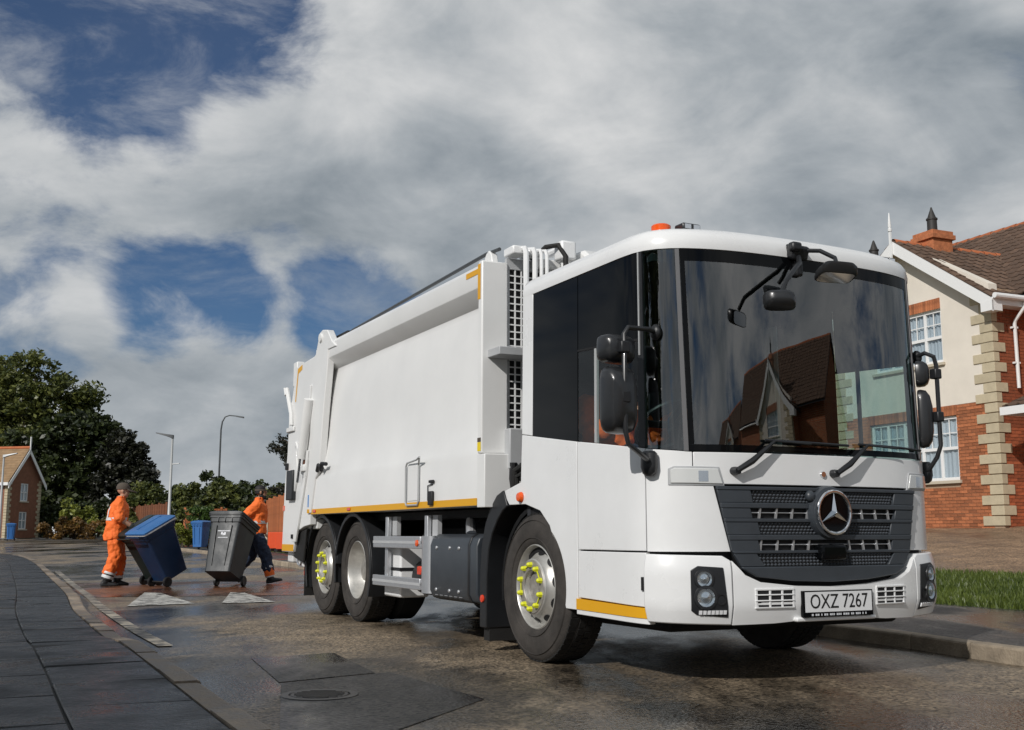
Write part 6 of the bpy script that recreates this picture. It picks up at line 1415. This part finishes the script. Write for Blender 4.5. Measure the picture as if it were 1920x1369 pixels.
# --- tailgate
for sg in (-1, 1):
    y0, y1 = sorted((sg * 1.262, sg * 1.18))
    # swept frame post at the joint
    MB().prism([(-5.30, 1.13), (-5.16, 1.52), (-5.02, 1.60), (-4.93, 2.2), (-4.80, 2.80), (-4.80, 2.96), (-4.50, 2.955), (-4.66, 3.04), (-4.84, 3.19), (-5.02, 3.22), (-5.13, 3.20), (-5.18, 3.12), (-5.27, 2.97), (-5.34, 2.95), (-5.40, 2.4), (-5.44, 1.6), (-5.42, 1.13)], 'y', y0, y1).build('tail_frame', 'body_paint', TR, bevel=.01)
    MB().lathe([(0, .02), (.05, .018), (.055, 0)], (0, 0, 0), 'z', 16).build('pivot_pin', 'body_paint', TR, loc=(-5.07, sg * 1.262, 3.13), rot=(R(90) if sg < 0 else R(-90), 0, 0))
    # tailgate side wall
    y0, y1 = sorted((sg * 1.248, sg * 1.17))
    MB().prism([(-5.36, 1.0), (-5.34, 2.96), (-5.9, 2.94), (-6.13, 2.92), (-6.28, 2.55), (-6.40, 2.35), (-6.42, 1.9), (-6.50, 1.5), (-6.55, .68), (-6.03, .68), (-5.92, .92), (-5.60, .98)], 'y', y0, y1).build('tailgate_side', 'body_paint', TR, bevel=.008)
    y0, y1 = sorted((sg * 1.2505, sg * 1.249)); MB().prism([(-6.05, 2.90), (-5.86, 2.93), (-5.86, 2.87), (-6.02, 2.84), (-6.10, 2.50), (-6.135, 2.50)], 'y', y0, y1).build('reflective_strip', 'amber_tape', TR, smooth=False)
    y0, y1 = sorted((sg * 1.2505, sg * 1.249)); MB().prism([(-6.54, .69), (-6.02, .69), (-6.02, .77), (-6.535, .77)], 'y', y0, y1).build('reflective_strip', 'amber_tape', TR, smooth=False)
    # ram: cylinder and rod, swept guards
    MB().tube([(-5.36, sg * 1.30, 2.45), (-5.60, sg * 1.30, 1.78)], .060, 14).build('ram_cylinder', 'body_paint', TR)
    MB().tube([(-5.60, sg * 1.30, 1.80), (-5.70, sg * 1.30, 1.50)], .030, 10).build('ram_rod', 'chrome', TR)
    y0, y1 = sorted((sg * 1.275, sg * 1.249))
    MB().prism([(-5.52, 2.42), (-5.47, 2.47), (-5.80, 1.82), (-5.88, 1.82)], 'y', y0, y1).build('guard_rib', 'body_paint', TR, bevel=.006)
    MB().prism([(-5.50, 1.86), (-5.43, 1.86), (-5.52, 1.55), (-5.60, 1.55)], 'y', y0, y1).build('guard_rib', 'body_paint', TR, bevel=.006)
    MB().prism([(-5.62, 1.55), (-5.52, 1.55), (-5.86, .80), (-5.98, .80)], 'y', y0, y1).build('guard_rib', 'body_paint', TR, bevel=.006)
    MB().prism([(-5.72, 1.70), (-5.66, 1.72), (-5.98, 2.0), (-6.05, 1.98)], 'y', y0, y1).build('guard_rib', 'body_paint', TR, bevel=.006)
    MB().prism([(-6.06, 1.95), (-5.95, 1.95), (-5.86, 1.62), (-5.98, 1.40), (-6.06, 1.40)], 'y', y0, y1).build('guard_rib', 'body_paint', TR, bevel=.006)
    MB().prism([(-5.46, 2.98 - .35), (-5.40, 2.62), (-5.42, 2.45), (-5.50, 2.20), (-5.54, 2.22), (-5.47, 2.45)], 'y', y0, y1).build('hose_guard', 'body_paint', TR, bevel=.004)
    MB().box(-5.78, -5.50, *(sorted((sg * 1.30, sg * 1.25))), 1.62, 1.70).build('ram_bracket', 'body_paint', TR, bevel=.01)
    MB().box(-5.66, -5.61, *(sorted((sg * 1.31, sg * 1.25))), 1.71, 1.76).build('hose_clip', 'ridge_tile', TR, bevel=.006)
    MB().box(-6.42, -6.10, *(sorted((sg * 1.275, sg * 1.248))), 2.14, 2.20).build('edge_rail', 'body_paint', TR, bevel=.01)
    MB().tube([(-6.46, sg * 1.27, 2.62), (-6.52, sg * 1.27, 2.72), (-6.46, sg * 1.27, 2.70), (-6.22, sg * 1.27, 2.36), (-6.20, sg * 1.27, 2.22)], .028, 8).build('lift_arm', 'body_paint', TR)
    # black control box with coloured strip, small fittings
    cb = MB().box(-6.26, -5.98, *(sorted((sg * 1.30, sg * 1.25))), 1.30, 1.66).build('control_panel', 'black_plastic', TR, bevel=.012)
    for z0, z1, mt in ((1.57, 1.66, 'red_lens'), (1.49, 1.56, 'sticker_yellow'), (1.42, 1.48, 'gap_black'), (1.34, 1.41, 'sticker_yellow')): MB().box(-6.315, -6.27, *(sorted((sg * 1.275, sg * 1.25))), z0, z1).build('switch_strip', mt, cb, smooth=False)
    MB().box(-6.44, -6.34, *(sorted((sg * 1.27, sg * 1.249))), 1.68, 1.76).build('lamp', 'gap_black', TR, bevel=.006); MB().box(-6.52, -6.47, *(sorted((sg * 1.26, sg * 1.249))), 1.18, 1.24).build('side_marker', 'amber_lens', TR, smooth=False); MB().box(-6.12, -6.05, *(sorted((sg * 1.26, sg * 1.249))), .84, .89).build('lamp', 'gap_black', TR, smooth=False)
    MB().box(-5.42, -5.385, *(sorted((sg * 1.265, sg * 1.262))), 1.20, 1.34).build('sticker', 'sticker_blue', TR, smooth=False)
    MB().box(-5.43, -5.35, *(sorted((sg * 1.268, sg * 1.262))), 1.13, 1.175).build('reflective_strip', 'amber_tape', TR, smooth=False)
    # hinge clasp low on the frame post
    cl = MB(); cl.tube([(-5.05, sg * 1.27, 1.60), (-4.95, sg * 1.29, 1.66), (-4.86, sg * 1.27, 1.62)], .022, 8); cl.tube([(-4.90, sg * 1.27, 1.60), (-4.82, sg * 1.29, 1.67), (-4.72, sg * 1.27, 1.66)], .022, 8); cl.build('hinge_clasp', 'dark_metal', TR)
    # rear mudguard flap with loop
    MB().prism([(-6.10, .62), (-5.70, .56), (-5.62, .95), (-5.97, .90)], 'y', *(sorted((sg * 1.22, sg * 1.19)))).build('mud_flap', 'rubber', TR, bevel=.01)
    MB().tube([(-5.98, sg * 1.21, .60), (-5.94, sg * 1.21, .54), (-5.84, sg * 1.21, .53), (-5.80, sg * 1.21, .57)], .012, 6).build('tow_loop', 'aluminium', TR)
MB().box(-6.40, -5.36, -1.17, 1.17, .95, 2.90).build('tailgate_hopper', 'body_paint', TR, bevel=.02)
MB().box(-6.52, -6.30, -1.18, 1.18, .55, .95).build('tail_sill', 'body_paint', TR, bevel=.02)
MB().box(-6.15, -5.90, -1.15, 1.15, .50, .66).build('rear_underrun', 'body_paint', TR, bevel=.02)
for sg in (-1, 1): MB().box(-5.97, -5.75, *(sorted((sg * 1.13, sg * .86))), .40, .52).build('rear_lamp', 'red_lens', TR, bevel=.01)
tb = MB(); tb.box(-6.62, -6.45, -1.15, -1.05, 2.75, 3.06); tb.box(-6.62, -6.45, 1.05, 1.15, 2.75, 3.06); tb.box(-6.60, -6.52, -1.1, 1.1, 2.98, 3.05); tb.box(-6.55, -6.05, -1.12, -1.06, 2.93, 2.98); tb.build('tail_bracket', 'body_paint', TR, bevel=.01)
MB().tube([(-6.5, -1.09, 2.80), (-6.25, -1.09, 2.98), (-6.0, -1.09, 2.99)], .018, 8).build('roof_hose', 'rubber', TR)
MB().box(-6.35, -5.2, -.9, .9, 2.90, 2.97).build('tail_top', 'body_paint', TR, bevel=.01)
